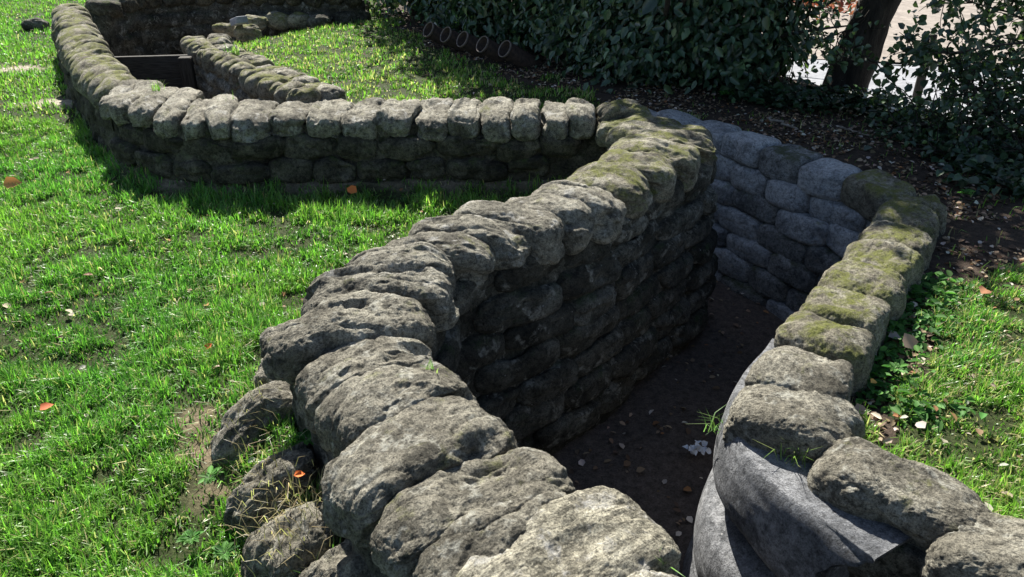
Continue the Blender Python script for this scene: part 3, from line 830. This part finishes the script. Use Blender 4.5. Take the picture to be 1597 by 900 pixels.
HEDGE_COL = ([(0.045, 0.090, 0.046), (0.065, 0.125, 0.062), (0.035, 0.07, 0.04), (0.12, 0.19, 0.09)], [4, 3, 2, 2])
def shrub(name, lab, c, rx, ry, h, nlow, nhigh, ls, group, colset=HEDGE_COL, gap=0.0, cat="shrub", mat='leaf'):
    root = empty(name, (c[0], c[1], 0.06), lab, cat, group)
    # leaves gather in sprays spread through the crown's outer volume
    def crown(n, z0, z1, size):
        ncl = max(30, n // 26)
        th = RNG.uniform(0, 2 * math.pi, ncl); zc = RNG.uniform(z0, z1, ncl)
        prof = np.clip(1.0 - np.clip((zc / h - 0.62) / 0.38, 0, 1) ** 2.0, 0.02, 1) ** 0.5
        prof *= 0.88 + 0.12 * np.clip(zc / 0.35, 0, 1)
        rad = RNG.uniform(0.5, 1.0, ncl) ** 0.6
        wob = 1 + 0.22 * vnoise(np.column_stack([np.cos(th) * 2 + c[0] * 7, np.sin(th) * 2, zc * 2.2]), 17)
        cc = np.column_stack([np.cos(th) * rx * rad * prof * wob, np.sin(th) * ry * rad * prof * wob, zc])
        if gap:
            keep = fbm(cc + c[0], 2.2, 2, 0.5, 37) > -gap
            cc, th = cc[keep], th[keep]
        k = RNG.integers(0, len(cc), n)
        sg = size * 1.5
        p = cc[k] + RNG.normal(size=(n, 3)) * np.array((sg, sg, sg * 0.8))
        p[:, 2] = np.maximum(p[:, 2], 0.02)
        out = np.column_stack([np.cos(th)[k], np.sin(th)[k], np.full(n, 0.55)])
        nr = out + RNG.normal(size=(n, 3)) * 0.55
        tp = np.column_stack([np.cos(th)[k] * .4, np.sin(th)[k] * .4, np.full(n, -0.6)]) + RNG.normal(size=(n, 3)) * 0.6
        ln = size * RNG.uniform(0.5, 1.45, n)
        return p, nr, tp, ln
    a = crown(nlow, 0.06, min(1.25, h * 0.9), ls)
    parts = [a]
    if nhigh: parts.append(crown(nhigh, 1.0, h, ls * 1.7))
    p, nr, tp, ln = (np.concatenate([q[i] for q in parts]) for i in range(4))
    leaf_object("crown", root, p + np.array((c[0], c[1], 0.06)), nr, tp, ln, ln * RNG.uniform(.48, .62, len(ln)), palette(len(ln), *colset), M[mat])
    mb = MB(); rg = np.random.default_rng(int(abs(c[0] * 100) + c[1] * 10))
    for k in range(9):
        d = np.array((rg.normal() * .45, rg.normal() * .45, 1))
        pts = wander((c[0] + rg.normal() * .1, c[1] + rg.normal() * .1, 0.0), d, h * rg.uniform(.5, .9), 8, 0.12, rg)
        mb.add(*tube(pts, np.linspace(0.03, 0.006, len(pts)), 6))
    mb.build("trunk", M['twig'], root)
    return root
hz = [((1.72, 6.66), 0.56, 0.64, 2.6, 8500, 1700, "big leaved evergreen shrub with glossy leaves hiding the foot of the leaning tree"),
      ((1.20, 6.95), 0.60, 0.70, 3.4, 7500, 2200, "dense evergreen shrub bulging over the soil left of the glossiest shrub"),
      ((0.68, 7.70), 0.62, 0.62, 4.3, 6000, 2900, "dark evergreen shrub behind and right of the nearest iron tube"),
      ((0.12, 8.45), 0.62, 0.60, 4.4, 5200, 3000, "shadowed evergreen shrub growing right behind the middle iron tubes"),
      ((-0.45, 9.25), 0.62, 0.60, 4.1, 4600, 2600, "shadowed evergreen shrub growing behind the farthest iron tube"),
      ((-1.05, 10.1), 0.70, 0.62, 3.3, 4200, 1900, "dark evergreen shrub at the far end of the hedge beyond the back lawn")]
for c, rx, ry, h, nl_, nh, lab in hz:
    shrub("evergreen_shrub", lab, c, rx, ry, h, nl_, nh, 0.072, "evergreen shrubs along the back of the lawn")

# leaning tree
tb = P(1316, 138, 0.08)
tree = empty("leaning_tree", tuple(tb), "dark tree with a thick trunk leaning right between the shrubs and the road", "tree")
rg = np.random.default_rng(5)
tp_ = np.array([tb + np.array((0, 0, -0.1)), tb + (0.02, 0, 0.12), tb + (0.10, 0.02, 0.45), tb + (0.22, 0.05, 0.9), tb + (0.36, 0.1, 1.5), tb + (0.42, 0.16, 2.3), tb + (0.5, 0.2, 3.2)])
tpr, _ = resample(tp_, 0.08)
rad = np.interp(np.linspace(0, 1, len(tpr)), [0, 0.05, 0.2, 0.6, 1], [0.20, 0.165, 0.145, 0.12, 0.06])
V, F = tube(tpr, rad, 20)
V = np.array(V); cx = np.repeat(tpr, 20, 0)
dr_ = V - cx; V = V + dr_ * (0.22 * fbm(V * np.array((1, 1, .35)), 9, 3, .55, 3))[:, None]
mesh_obj("trunk", V - np.array(tree.location), F, M['bark'], tree)
mb = MB(); tips = []
for k in range(11):
    z = rg.uniform(1.3, 3.0); i = int(np.argmin(np.abs(tpr[:, 2] - z)))
    a = rg.uniform(0, 6.28)
    pts = wander(tpr[i], (math.cos(a), math.sin(a), 0.55), rg.uniform(1.0, 1.7), 8, 0.14, rg)
    mb.add(*tube(pts, np.linspace(0.045, 0.008, len(pts)), 6)); tips += [pts[4], pts[6], pts[8]]
mb.build("limbs", M['bark'], tree)
tips = np.array(tips)
n = 4200
k = RNG.integers(0, len(tips), n)
p = tips[k] + RNG.normal(size=(n, 3)) * 0.24
leaf_object("crown", tree, p, unit(n) + (0, 0, .6), unit(n), RNG.uniform(.07, .13, n), RNG.uniform(.045, .08, n), palette(n, *HEDGE_COL), M['leaf'])

# twiggy shrub on the right, with branches arching over the road edge
def twiggy(name, lab, base, arms, seed, nleaf, ls, cols, group):
    root = empty(name, tuple(base), lab, "shrub", group)
    rg = np.random.default_rng(seed); mb = MB(); spots = []
    for (dx, dy, dz, L, g) in arms:
        pts = wander(np.array(base) + rg.normal(size=3) * (.06, .06, 0.0), (dx, dy, dz), L, 12, 0.10, rg, g)
        pts[:, 2] = np.maximum(pts[:, 2], base[2] + 0.03)
        mb.add(*tube(pts, np.linspace(0.016, 0.004, len(pts)), 6))
        for j in range(3, 13):
            for q in range(3):
                d = rg.normal(size=3) + np.array((dx, dy, 0.1))
                tw = wander(pts[j], d, rg.uniform(.18, .42), 6, 0.22, rg, -0.03)
                tw[:, 2] = np.maximum(tw[:, 2], base[2] + 0.02)
                mb.add(*tube(tw, np.linspace(0.005, 0.0018, len(tw)), 4)); spots += [tw[2], tw[3], tw[4], tw[5], tw[6]]
    mb.build("branches", M['twig'], root)
    spots = np.array(spots); k = rg.integers(0, len(spots), nleaf)
    p = spots[k] + rg.normal(size=(nleaf, 3)) * 0.035
    nr = unit(nleaf) * 0.8 + (0, -0.2, .55)
    ln = ls * RNG.uniform(.6, 1.3, nleaf)
    leaf_object("leaves", root, p, nr, unit(nleaf) + (0, 0, -.4), ln, ln * .72, palette(nleaf, *cols), M['leaf'])
TW = ([(0.05, 0.095, 0.046), (0.08, 0.135, 0.064), (0.13, 0.20, 0.08), (0.04, 0.07, 0.04)], [4, 3, 1, 3])
twiggy("twiggy_shrub", "twiggy small leaved shrub spreading low over the soil below the bright road", (3.0, 4.72, 0.07),
       [(-.8, .1, .25, .55, -.03), (-.6, .4, .5, .6, -.04), (.3, -.4, .5, .8, -.03), (.6, .1, .6, .9, -.02), (-.1, -.5, .35, .5, -.03), (.7, -.3, .3, .8, -.03), (-.3, .2, .6, .5, -.03), (.1, .3, .5, .5, -.02)],
       3, 2600, 0.045, TW, "twiggy shrubs by the road")
twiggy("twiggy_shrub", "open twiggy shrub whose thin branches cross in front of the bright road", (3.75, 5.2, 0.03),
       [(-.8, .1, .55, .9, -.04), (-.5, .15, .8, .8, -.05), (-.2, -.1, .8, .8, -.03), (.4, -.2, .8, .9, -.02), (-.7, -.1, .3, .7, -.03), (-.3, -.3, .5, .7, -.04)],
       8, 1700, 0.045, TW, "twiggy shrubs by the road")
twiggy("twiggy_shrub", "tall twiggy shrub overhanging the upper right corner above the others", (4.6, 5.5, 0.03),
       [(-.5, .1, 1.0, 1.6, -.05), (-.75, .1, .75, 1.9, -.035), (-.8, -.1, .9, 2.0, -.05), (-.9, .15, .75, 2.2, -.03), (-.6, -.15, .8, 1.3, -.03), (-.9, 0, .8, 2.3, -.045), (-.7, -.2, .85, 2.0, -.03), (-.95, .05, .75, 2.4, -.04), (-.9, .1, .85, 2.4, -.05), (-.8, .0, 1.0, 2.4, -.06)],
       14, 5200, 0.055, TW, "twiggy shrubs by the road")
twiggy("twiggy_shrub", "sparse twiggy sapling left of the leaning trunk with the road showing through", (2.25, 6.62, 0.05),
       [(-.2, -.1, 1, .9, -.02), (.1, -.1, 1, .8, -.02), (.3, 0, .9, .8, -.03), (-.3, 0, .8, .8, -.03)],
       19, 520, 0.06, TW, "twiggy shrubs by the road")
# thin hanging branch from the tree, across the road
hb = empty("bare_branch", (3.0, 5.9, 0.75), "thin bare drooping branch hanging in front of the bright road beside the trunk", "branch")
mb = MB(); rg = np.random.default_rng(77)
for k in range(6):
    pts = wander((2.95 + .12 * k, 5.9, 0.95), (rg.uniform(-.5, .5), -.1, -.7), rg.uniform(.35, .6), 9, .16, rg, -.04)
    mb.add(*tube(pts, np.linspace(.005, .0016, len(pts)), 4))
pts = wander((2.7, 6.05, 0.93), (1, -.05, .06), 1.2, 10, .06, rg); mb.add(*tube(pts, np.linspace(.010, .004, len(pts)), 5))
mb.build("twigs", M['twig'], hb)

# fence post
fp = P(1430, 150, 0.02)
post = empty("fence_post", tuple(fp), "short dark timber post standing alone in front of the bright road", "post")
v, f = tube([(0, 0, -0.1), (0, 0, 0.1), (0.004, 0, 0.3), (0.01, 0, 0.47), (0.012, 0, 0.485)], [0.036, 0.035, 0.034, 0.034, 0.028], 12)
mesh_obj("shaft", v, f, M['post'], post)

# undergrowth along the foot of hedge, tree and shrubs
n = 2600
seg = np.array([P(1190, 150, 0.1)[:2], P(1260, 165, 0.1)[:2], P(1340, 160, .1)[:2], P(1420, 185, .1)[:2], P(1500, 225, .1)[:2], P(1597, 300, .1)[:2]])
sr, _ = resample(seg, 0.02); k = RNG.integers(0, len(sr), n)
p = np.column_stack([sr[k] + RNG.normal(size=(n, 2)) * (0.14, 0.09) + (0.0, 0.02), 0.08 + np.abs(RNG.normal(size=n)) * 0.05])
leafs = RNG.uniform(.03, .075, n)
o = leaf_object("undergrowth", None, p, unit(n) * .5 + (0, -.2, 1), unit(n), leafs, leafs * .75, palette(n, [(0.022, .05, .022), (.035, .07, .03), (.05, .095, .04)], [4, 3, 1]), M['leaf'])
tag(o, "low dark ivy undergrowth at the foot of the tree and shrubs", "undergrowth", kind='stuff')
n = 900
seg = np.array([P(1400, 640, .1)[:2], P(1310, 590, .1)[:2], P(1345, 545, .1)[:2], P(1400, 480, .1)[:2], P(1440, 430, .1)[:2]])
sr, _ = resample(seg, 0.02); k = RNG.integers(0, len(sr), n)
p = np.column_stack([sr[k] + np.abs(RNG.normal(size=(n, 1))) * (0.12, -.02) + RNG.normal(size=(n, 2)) * .03, 0.075 + np.abs(RNG.normal(size=n)) * 0.018])
leafs = RNG.uniform(.018, .045, n)
o = leaf_object("low_weeds", None, p, unit(n) * .5 + (0, -.1, 1), unit(n), leafs, leafs * .6, palette(n, [(0.05, .13, .03), (.07, .18, .04), (.10, .24, .05)], [3, 3, 1]), M['weed'])
tag(o, "low dark green weeds in the strip along the right wall's outer side", "weeds", kind='stuff')
# far bank of autumn leaves beyond the road
n = 160
p = np.column_stack([RNG.uniform(3.5, 4.5, n), RNG.uniform(9.9, 11.5, n), np.abs(RNG.normal(size=n)) * .12 + .03])
o = leaf_object("autumn_leaves", None, p, unit(n) * .8 + (0, -.2, .8), unit(n), RNG.uniform(.06, .12, n), RNG.uniform(.05, .09, n),
                palette(n, [(.30, .09, .045), (.36, .16, .09), (.2, .07, .04), (.1, .09, .04)], [3, 3, 2, 2]), M['dead'])
tag(o, "drift of red and orange autumn leaves beyond the road", "fallen leaves", kind='stuff')

# ------------------------------------------------------------------ grass
def frustum_samples(n, y0, y1):
    """ground points in and a little outside the view, per unit area"""
    y = RNG.uniform(y0, y1, n)
    half = 0.72 * y + 0.55
    keep = RNG.uniform(0, 1, n) < half / (0.72 * y1 + 0.55)
    y, half = y[keep], half[keep]
    return np.column_stack([RNG.uniform(-1, 1, len(y)) * half, y])
def grass_ok(xy):
    j = np.column_stack([fbm(p3(xy), 2.2, 3, 0.5, 41), fbm(p3(xy), 2.2, 3, 0.5, 43)]) * 0.35
    ok = ~in_poly(xy, TRENCH) & ~in_poly(xy, ROAD) & ~in_poly(xy, NOOK)
    soil = in_poly(xy + j, SOIL)
    pr = np.where(soil, 0.02, 1.0)
    b = bare_mask(xy)
    pr = pr * np.clip(1.0 - b * 0.95, 0.12, 1)
    # nothing grows through the walls
    for line, wd in ((A_C, .20), (B_C, .19), (C_C, .18), (R_leg, .15), (R_near, .12), (R_face, .15), (R2_C, .2), (R_back, .2), (FB, .2)):
        pr = np.where(dist_line(xy, line) < wd, 0, pr)
    return np.where(ok, pr, 0)
def blades(xy, hgt, wid, lean, cols, z=None):
    n = len(xy)
    if z is None: z = ground_z(xy)
    a = RNG.uniform(0, 2 * math.pi, n)
    f = np.column_stack([np.cos(a), np.sin(a), np.zeros(n)]); s = np.column_stack([-np.sin(a), np.cos(a), np.zeros(n)])
    up = np.array((0, 0, 1.0)); b = np.column_stack([xy, z - 0.004])
    h = hgt[:, None]; w_ = wid[:, None]; ln = lean[:, None]
    m1 = b + up * h * .5 * np.sqrt(1 - np.minimum(ln, .95) ** 2 * .35) + f * h * ln * .25
    t = b + up * h * np.sqrt(1 - np.minimum(ln, .95) ** 2) + f * h * ln * .95
    V = np.stack([b - s * w_ * .5, b + s * w_ * .5, m1 + s * w_ * .42, m1 - s * w_ * .42, t + s * w_ * .06, t - s * w_ * .06], 1).reshape(-1, 3)
    k = np.arange(n)[:, None] * 6
    F = np.vstack([k + np.array((0, 1, 2, 3)), k + np.array((3, 2, 4, 5))])
    return V, F, np.repeat(cols, 6, 0)
def grass_band(name, n, y0, y1, h0, h1, w0, w1):
    xy = frustum_samples(n, y0, y1)
    big = fbm(p3(xy), 1.1, 3, 0.5, 71); mid = fbm(p3(xy), 6.5, 3, 0.55, 73); sm = fbm(p3(xy), 17, 2, 0.5, 74)
    rt = in_poly(xy, RIGHT)
    pr = grass_ok(xy) * np.clip(np.where(rt, 1.05, 0.88) + 1.3 * mid + 1.5 * sm, 0.22, 1)
    k = RNG.uniform(0, 1, len(xy)) < pr
    xy, big, mid, sm = xy[k], big[k], mid[k], sm[k]; m = len(xy)
    right = in_poly(xy, RIGHT)
    h = RNG.uniform(h0, h1, m) * np.clip(0.95 + 0.9 * mid + 0.4 * sm, 0.4, 1.7) * np.where(right, 0.85, 1)
    c = np.array((0.115, 0.28, 0.052)) * np.ones((m, 1))
    yel = np.clip(0.42 + 1.3 * big + 0.9 * RNG.normal(size=m) * .35 + np.where(right, .6, 0) + np.where((xy[:, 1] > 4.6) & (xy[:, 0] < -2.0), .25, 0), 0, 1)[:, None]
    c = c * (1 - yel * .65) + np.array((0.22, 0.35, 0.06)) * yel * .65
    drk = np.clip(-mid * 1.6, 0, .6)[:, None]; c = c * (1 - drk) + np.array((.035, .10, .014)) * drk
    dry = (RNG.uniform(0, 1, m) < 0.09 + 0.2 * right)[:, None]; c = np.where(dry, np.array((.42, .37, .20)), c)
    c = c * (RNG.uniform(.5, 1.0, (m, 1)) + 0.9 * RNG.uniform(0, 1, (m, 1)) ** 2.5)
    V, F, cc = blades(xy, h, RNG.uniform(w0, w1, m), np.clip(np.abs(RNG.normal(.58, .28, m)), .05, .97), c)
    return V, F, cc
parts = [grass_band("g", 230000, 0.9, 3.0, .028, .066, .0030, .0064), grass_band("g", 300000, 3.0, 5.6, .028, .066, .0042, .0080), grass_band("g", 270000, 5.6, 12.0, .03, .06, .007, .013)]
off = 0; VV, FF, CC = [], [], []
for V, F, cc in parts:
    VV.append(V); FF.append(F + off); CC.append(cc); off += len(V)
o = mesh_obj("grass", np.vstack(VV), np.vstack(FF), M['grass'], smooth=False, col=np.vstack(CC))
tag(o, "short bright green lawn grass with darker hollows", "grass", kind='stuff')

# ------------------------------------------------------------------ fallen leaves and crumbs
def litter(n, xy, size, cols, wts, lift=0.01):
    z = ground_z(xy) + RNG.uniform(0, lift, len(xy)) + 0.004
    m = len(xy)
    ln = size * RNG.uniform(.5, 1.4, m)
    return np.column_stack([xy, z]), unit(m) * .45 + (0, 0, 1), unit(m), ln, ln * RNG.uniform(.45, .85, m), palette(m, cols, wts)
xy = np.column_stack([RNG.uniform(-1.5, 4.2, 60000), RNG.uniform(1.8, 9.0, 60000)])
j = np.column_stack([fbm(p3(xy), 2.2, 3, 0.5, 41), fbm(p3(xy), 2.2, 3, 0.5, 43)]) * 0.35
k = in_poly(xy + j, SOIL) & ~in_poly(xy, ROAD) & ~in_poly(xy, TRENCH) & (fbm(p3(xy), 2.6, 3, .5, 81) > -0.12 + RNG.normal(size=len(xy)) * .2)
for line, wd in ((R_leg, .14), (R_face, .14), (R_back, .16), (R2_C, .2)): k &= dist_line(xy, line) > wd
xs = xy[k][:16000]
LC = [(.20, .14, .09), (.34, .25, .17), (.11, .075, .05), (.58, .52, .43), (.30, .15, .07)]
A1 = litter(0, xs, .028, LC, [4, 3, 4, 1.5, 1])
xy = frustum_samples(2600, 1.0, 10); xs2 = xy[(grass_ok(xy) > .2)][:520]
xr = np.column_stack([RNG.uniform(1.2, 3.2, 500), RNG.uniform(1.1, 3.1, 500)]); xs2 = np.vstack([xs2, xr[grass_ok(xr) > .2][:170]])
A2 = litter(0, xs2, .03, [(.36, .31, .23), (.3, .16, .07), (.38, .35, .30), (.2, .13, .08)], [3, 2, 2, 2], .035)
xy = np.column_stack([RNG.uniform(-3, 2.4, 6000), RNG.uniform(.6, 7, 6000)]); k = in_poly(xy, TRENCH)
A3 = litter(0, xy[k][:1100], .03, LC, [4, 3, 4, 1.5, 1])
Q = [np.concatenate([a[i] for a in (A1, A2, A3)]) for i in range(6)]
o = leaf_object("leaf_litter", None, *Q, M['dead'], fold=.15, curl=.12)
tag(o, "scattered small dry brown leaves on soil, lawn and trench floor", "leaf litter", kind='stuff')

def one_leaf(px, py, z, size, colr, lab, ang=0.0, nrm=(0.1, -0.25, 1)):
    c = P(px, py, z); c[2] = z
    o = leaf_object("fallen_leaf", None, np.zeros((1, 3)), np.array([nrm], float), np.array([(math.cos(ang), math.sin(ang), 0.1)]), np.array([size]), np.array([size * .75]), np.array([colr]), M['dead'], fold=.2, curl=.2)
    o.location = c
    tag(o, lab, "leaf", "noticeable fallen leaves")
OR = (.75, .22, .06); TAN = (.42, .33, .25); BRN = (.22, .10, .05)
one_leaf(557, 300, .045, .07, OR, "orange leaf on the lawn just below the middle wall's shadow", 2.6, (0, -.7, .7))
one_leaf(4, 288, .045, .10, (.7, .33, .12), "orange leaf on the lawn at the picture's left edge", .2, (0, -.7, .7))
one_leaf(320, 545, .045, .032, (.7, .14, .05), "tiny red leaf on the lawn left of the near wall's widest bulge", 1.0, (0, -.6, .8))
one_leaf(458, 742, .20, .03, (.8, .2, .05), "tiny orange red leaf caught between the near wall's foot stones", .4)
one_leaf(62, 640, .04, .045, (.5, .14, .06), "dark red curled leaf in the grass at the left edge", .9)
one_leaf(1302, 600, .11, .085, (.46, .40, .33), "large pale tan leaf on soil right of the bright single grass blade", .2)
one_leaf(1425, 545, .11, .065, (.50, .36, .26), "curled tan leaf standing up in the right lawn", 1.6, (-.3, -.8, .5))
one_leaf(1358, 597, .12, .03, (.75, .42, .10), "small yellow leaf right of the large pale tan leaf", .5)
one_leaf(1385, 525, .11, .06, (.25, .22, .2), "grey curled leaf left of the standing tan leaf on the right lawn", .1)
one_leaf(1330, 640, .11, .06, (.35, .25, .19), "brown leaf tucked behind the first big near right capstone", .0)
one_leaf(1530, 458, .11, .07, (.45, .22, .12), "russet leaf at the top of the right lawn near the soil", .7)
c = P(1082, 705, -.62)
n = 14
o = leaf_object("paper_scrap", None, RNG.normal(size=(n, 3)) * (.025, .018, .008), unit(n) * .5 + (0, -.3, .8), unit(n), np.full(n, .030), np.full(n, .030), np.ones((n, 3)) * (.8, .84, .9), M['white'])
o.location = (c[0], c[1], -.60)
tag(o, "crumpled white paper scrap on the dark trench floor", "litter")
def stick(name, lab, a, b, r, seed):
    rg = np.random.default_rng(seed); a, b = np.array(a), np.array(b)
    t = np.linspace(0, 1, 9)[:, None]
    pts = a + (b - a) * t + rg.normal(size=(9, 3)) * (.012, .012, .003)
    v, f = tube(pts - a, np.linspace(r, r * .5, 9), 6)
    o = mesh_obj(name, v, f, M['stick']); o.location = a
    tag(o, lab, "stick")
M['stick'] = simple_mat("dry_stick", (.18, .15, .12), (.36, .31, .26), 30, .85)
stick("fallen_stick", "long pale stick lying on the shaded soil below the hedge", P(1195, 182, .10), P(1245, 203, .10), .011, 3)
stick("fallen_stick", "thin stick on the soil right of the long pale stick", P(1310, 198, .10), P(1350, 210, .10), .007, 4)
stick("fallen_stick", "short brown stick lying beside the iron tubes in the litter", P(915, 92, .11), P(950, 100, .11), .012, 5)

# ------------------------------------------------------------------ tufts and weeds on the stones
def tuft(name, lab, c, n, h, spread, cols, lean=.6, wid=.0035, droop=None, group=None, cat="grass tuft"):
    xy = RNG.normal(size=(n, 2)) * spread
    V, F, cc = blades(xy, h * RNG.uniform(.5, 1.2, n), np.full(n, wid), np.clip(RNG.normal(lean, .25, n), .05, .95), palette(n, cols, [1] * len(cols)), z=np.zeros(n))
    o = mesh_obj(name, V, F, M['grass'], smooth=False, col=cc); o.location = c
    tag(o, lab, cat, group)
GC = [(.12, .26, .04), (.2, .34, .08), (.3, .36, .14)]
GT = "grass tufts growing in the walls"
def PZ(x, y, z):
    q = P(x, y, z); return (q[0], q[1], z)
tuft("grass_tuft", "bright grass tuft on the smooth grey facing under the big right capstones", PZ(1238, 718, .095), 34, .11, .022, GC, .65, group=GT)
tuft("grass_tuft", "long wispy grass tuft at the near right wall's trench corner", PZ(1118, 672, -.02), 24, .12, .02, [(.14, .22, .08), (.10, .18, .06)], .7, group=GT)
tuft("grass_tuft", "small grass tuft sprouting on a near capstone's inner end above the dark trench face", PZ(672, 578, .44), 7, .05, .008, GC, .5, group=GT)
tuft("grass_tuft", "few short blades in the crevice between two near capstones", PZ(566, 632, .42), 5, .03, .01, GC, .5, group=GT)
tuft("grass_tuft", "grass tuft at the bottom edge beside the palest capstone", PZ(1025, 888, .40), 8, .05, .012, GC, .5, group=GT)
tuft("grass_tuft", "sparse grass in the joint of the middle wall near its left bend", PZ(357, 172, .40), 12, .10, .02, GC, .4, wid=.006, group=GT)
tuft("grass_tuft", "yellow green grass growing on top of the far left bend", PZ(245, 140, .45), 22, .07, .02, GC, .5, wid=.006, group=GT)
tuft("grass_tuft", "grass growing down between the double rows of the far trench wall", PZ(365, 85, .2), 50, .10, .035, GC, .6, wid=.008, group=GT)
v, f, cc = blades(np.zeros((1, 2)), np.array([.12]), np.array([.011]), np.array([.12]), np.array([(.24, .46, .06)]), z=np.zeros(1))
o = mesh_obj("tall_grass", v, f, M['grass'], smooth=False, col=cc); o.location = PZ(1273, 612, .10)
tag(o, "single bright upright grass blade beside the right wall's bend", "grass")
# straw strands caught on the near foot stones
n = 420
xyc = np.array([P(430, 800, .12)[:2], P(455, 850, .14)[:2], P(420, 720, .15)[:2], P(390, 650, .12)[:2], P(480, 790, .16)[:2]])
k = RNG.integers(0, len(xyc), n)
pp_ = xyc[k] + RNG.normal(size=(n, 2)) * .05
V, F, cc = blades(pp_, RNG.uniform(.03, .10, n), np.full(n, .0022), RNG.uniform(.6, .95, n), palette(n, [(.36, .30, .17), (.45, .38, .22), (.25, .2, .11)], [2, 1, 2]), z=RNG.uniform(.06, .20, n))
o = mesh_obj("dry_grass", V, F, M['grass'], smooth=False, col=cc)
tag(o, "dry straw strands tangled over the near wall's foot stones", "dry grass", kind='stuff')
# broad-leaved weeds
def weed(lab, c, n, size, group):
    a = RNG.uniform(0, 6.28, n)
    d = np.column_stack([np.cos(a), np.sin(a), RNG.uniform(.1, .5, n)])
    ln = size * RNG.uniform(.6, 1.2, n)
    o = leaf_object("weed", None, d * RNG.uniform(.0, .5, (n, 1)) * size + (0, 0, .012), np.column_stack([-d[:, 0] * .3, -d[:, 1] * .3, np.ones(n)]), d, ln, ln * .5,
                    palette(n, [(.06, .17, .03), (.10, .24, .05), (.04, .11, .025)], [2, 2, 1]), M['weed'])
    o.location = c; tag(o, lab, "weed", group)
GWD = "broad leaved weeds"
weed("leafy weed at the foot of the near wall in the bottom left", PZ(352, 868, .06), 40, .026, GWD)
weed("leafy weed in the grass left of the bottom left foot stones", PZ(300, 845, .03), 30, .026, GWD)
weed("small leafy weed by the scuffed soil left of the second foot stone", PZ(328, 750, .04), 18, .03, GWD)
weed("dark weed in the crevice between the foot stones and the capstones", PZ(480, 690, .16), 30, .03, GWD)
weed("leafy weed at the edge of the right lawn beside the mossy wall", PZ(1400, 470, .10), 26, .035, GWD)
weed("leafy weed on the soil right of the wall's bend", PZ(1395, 580, .10), 40, .03, GWD)
weed("pale green weed on the shaded soil below the right shrub", PZ(1505, 305, .10), 30, .035, GWD)
weed("green weed at the hedge foot above the mossy corner", PZ(1135, 150, .10), 30, .055, GWD)
weed("dark weed at the inner corner where near and middle walls meet", PZ(915, 222, .08), 40, .04, GWD)
weed("dark green weed halfway along the foot of the middle wall", PZ(770, 225, .1), 30, .045, GWD)
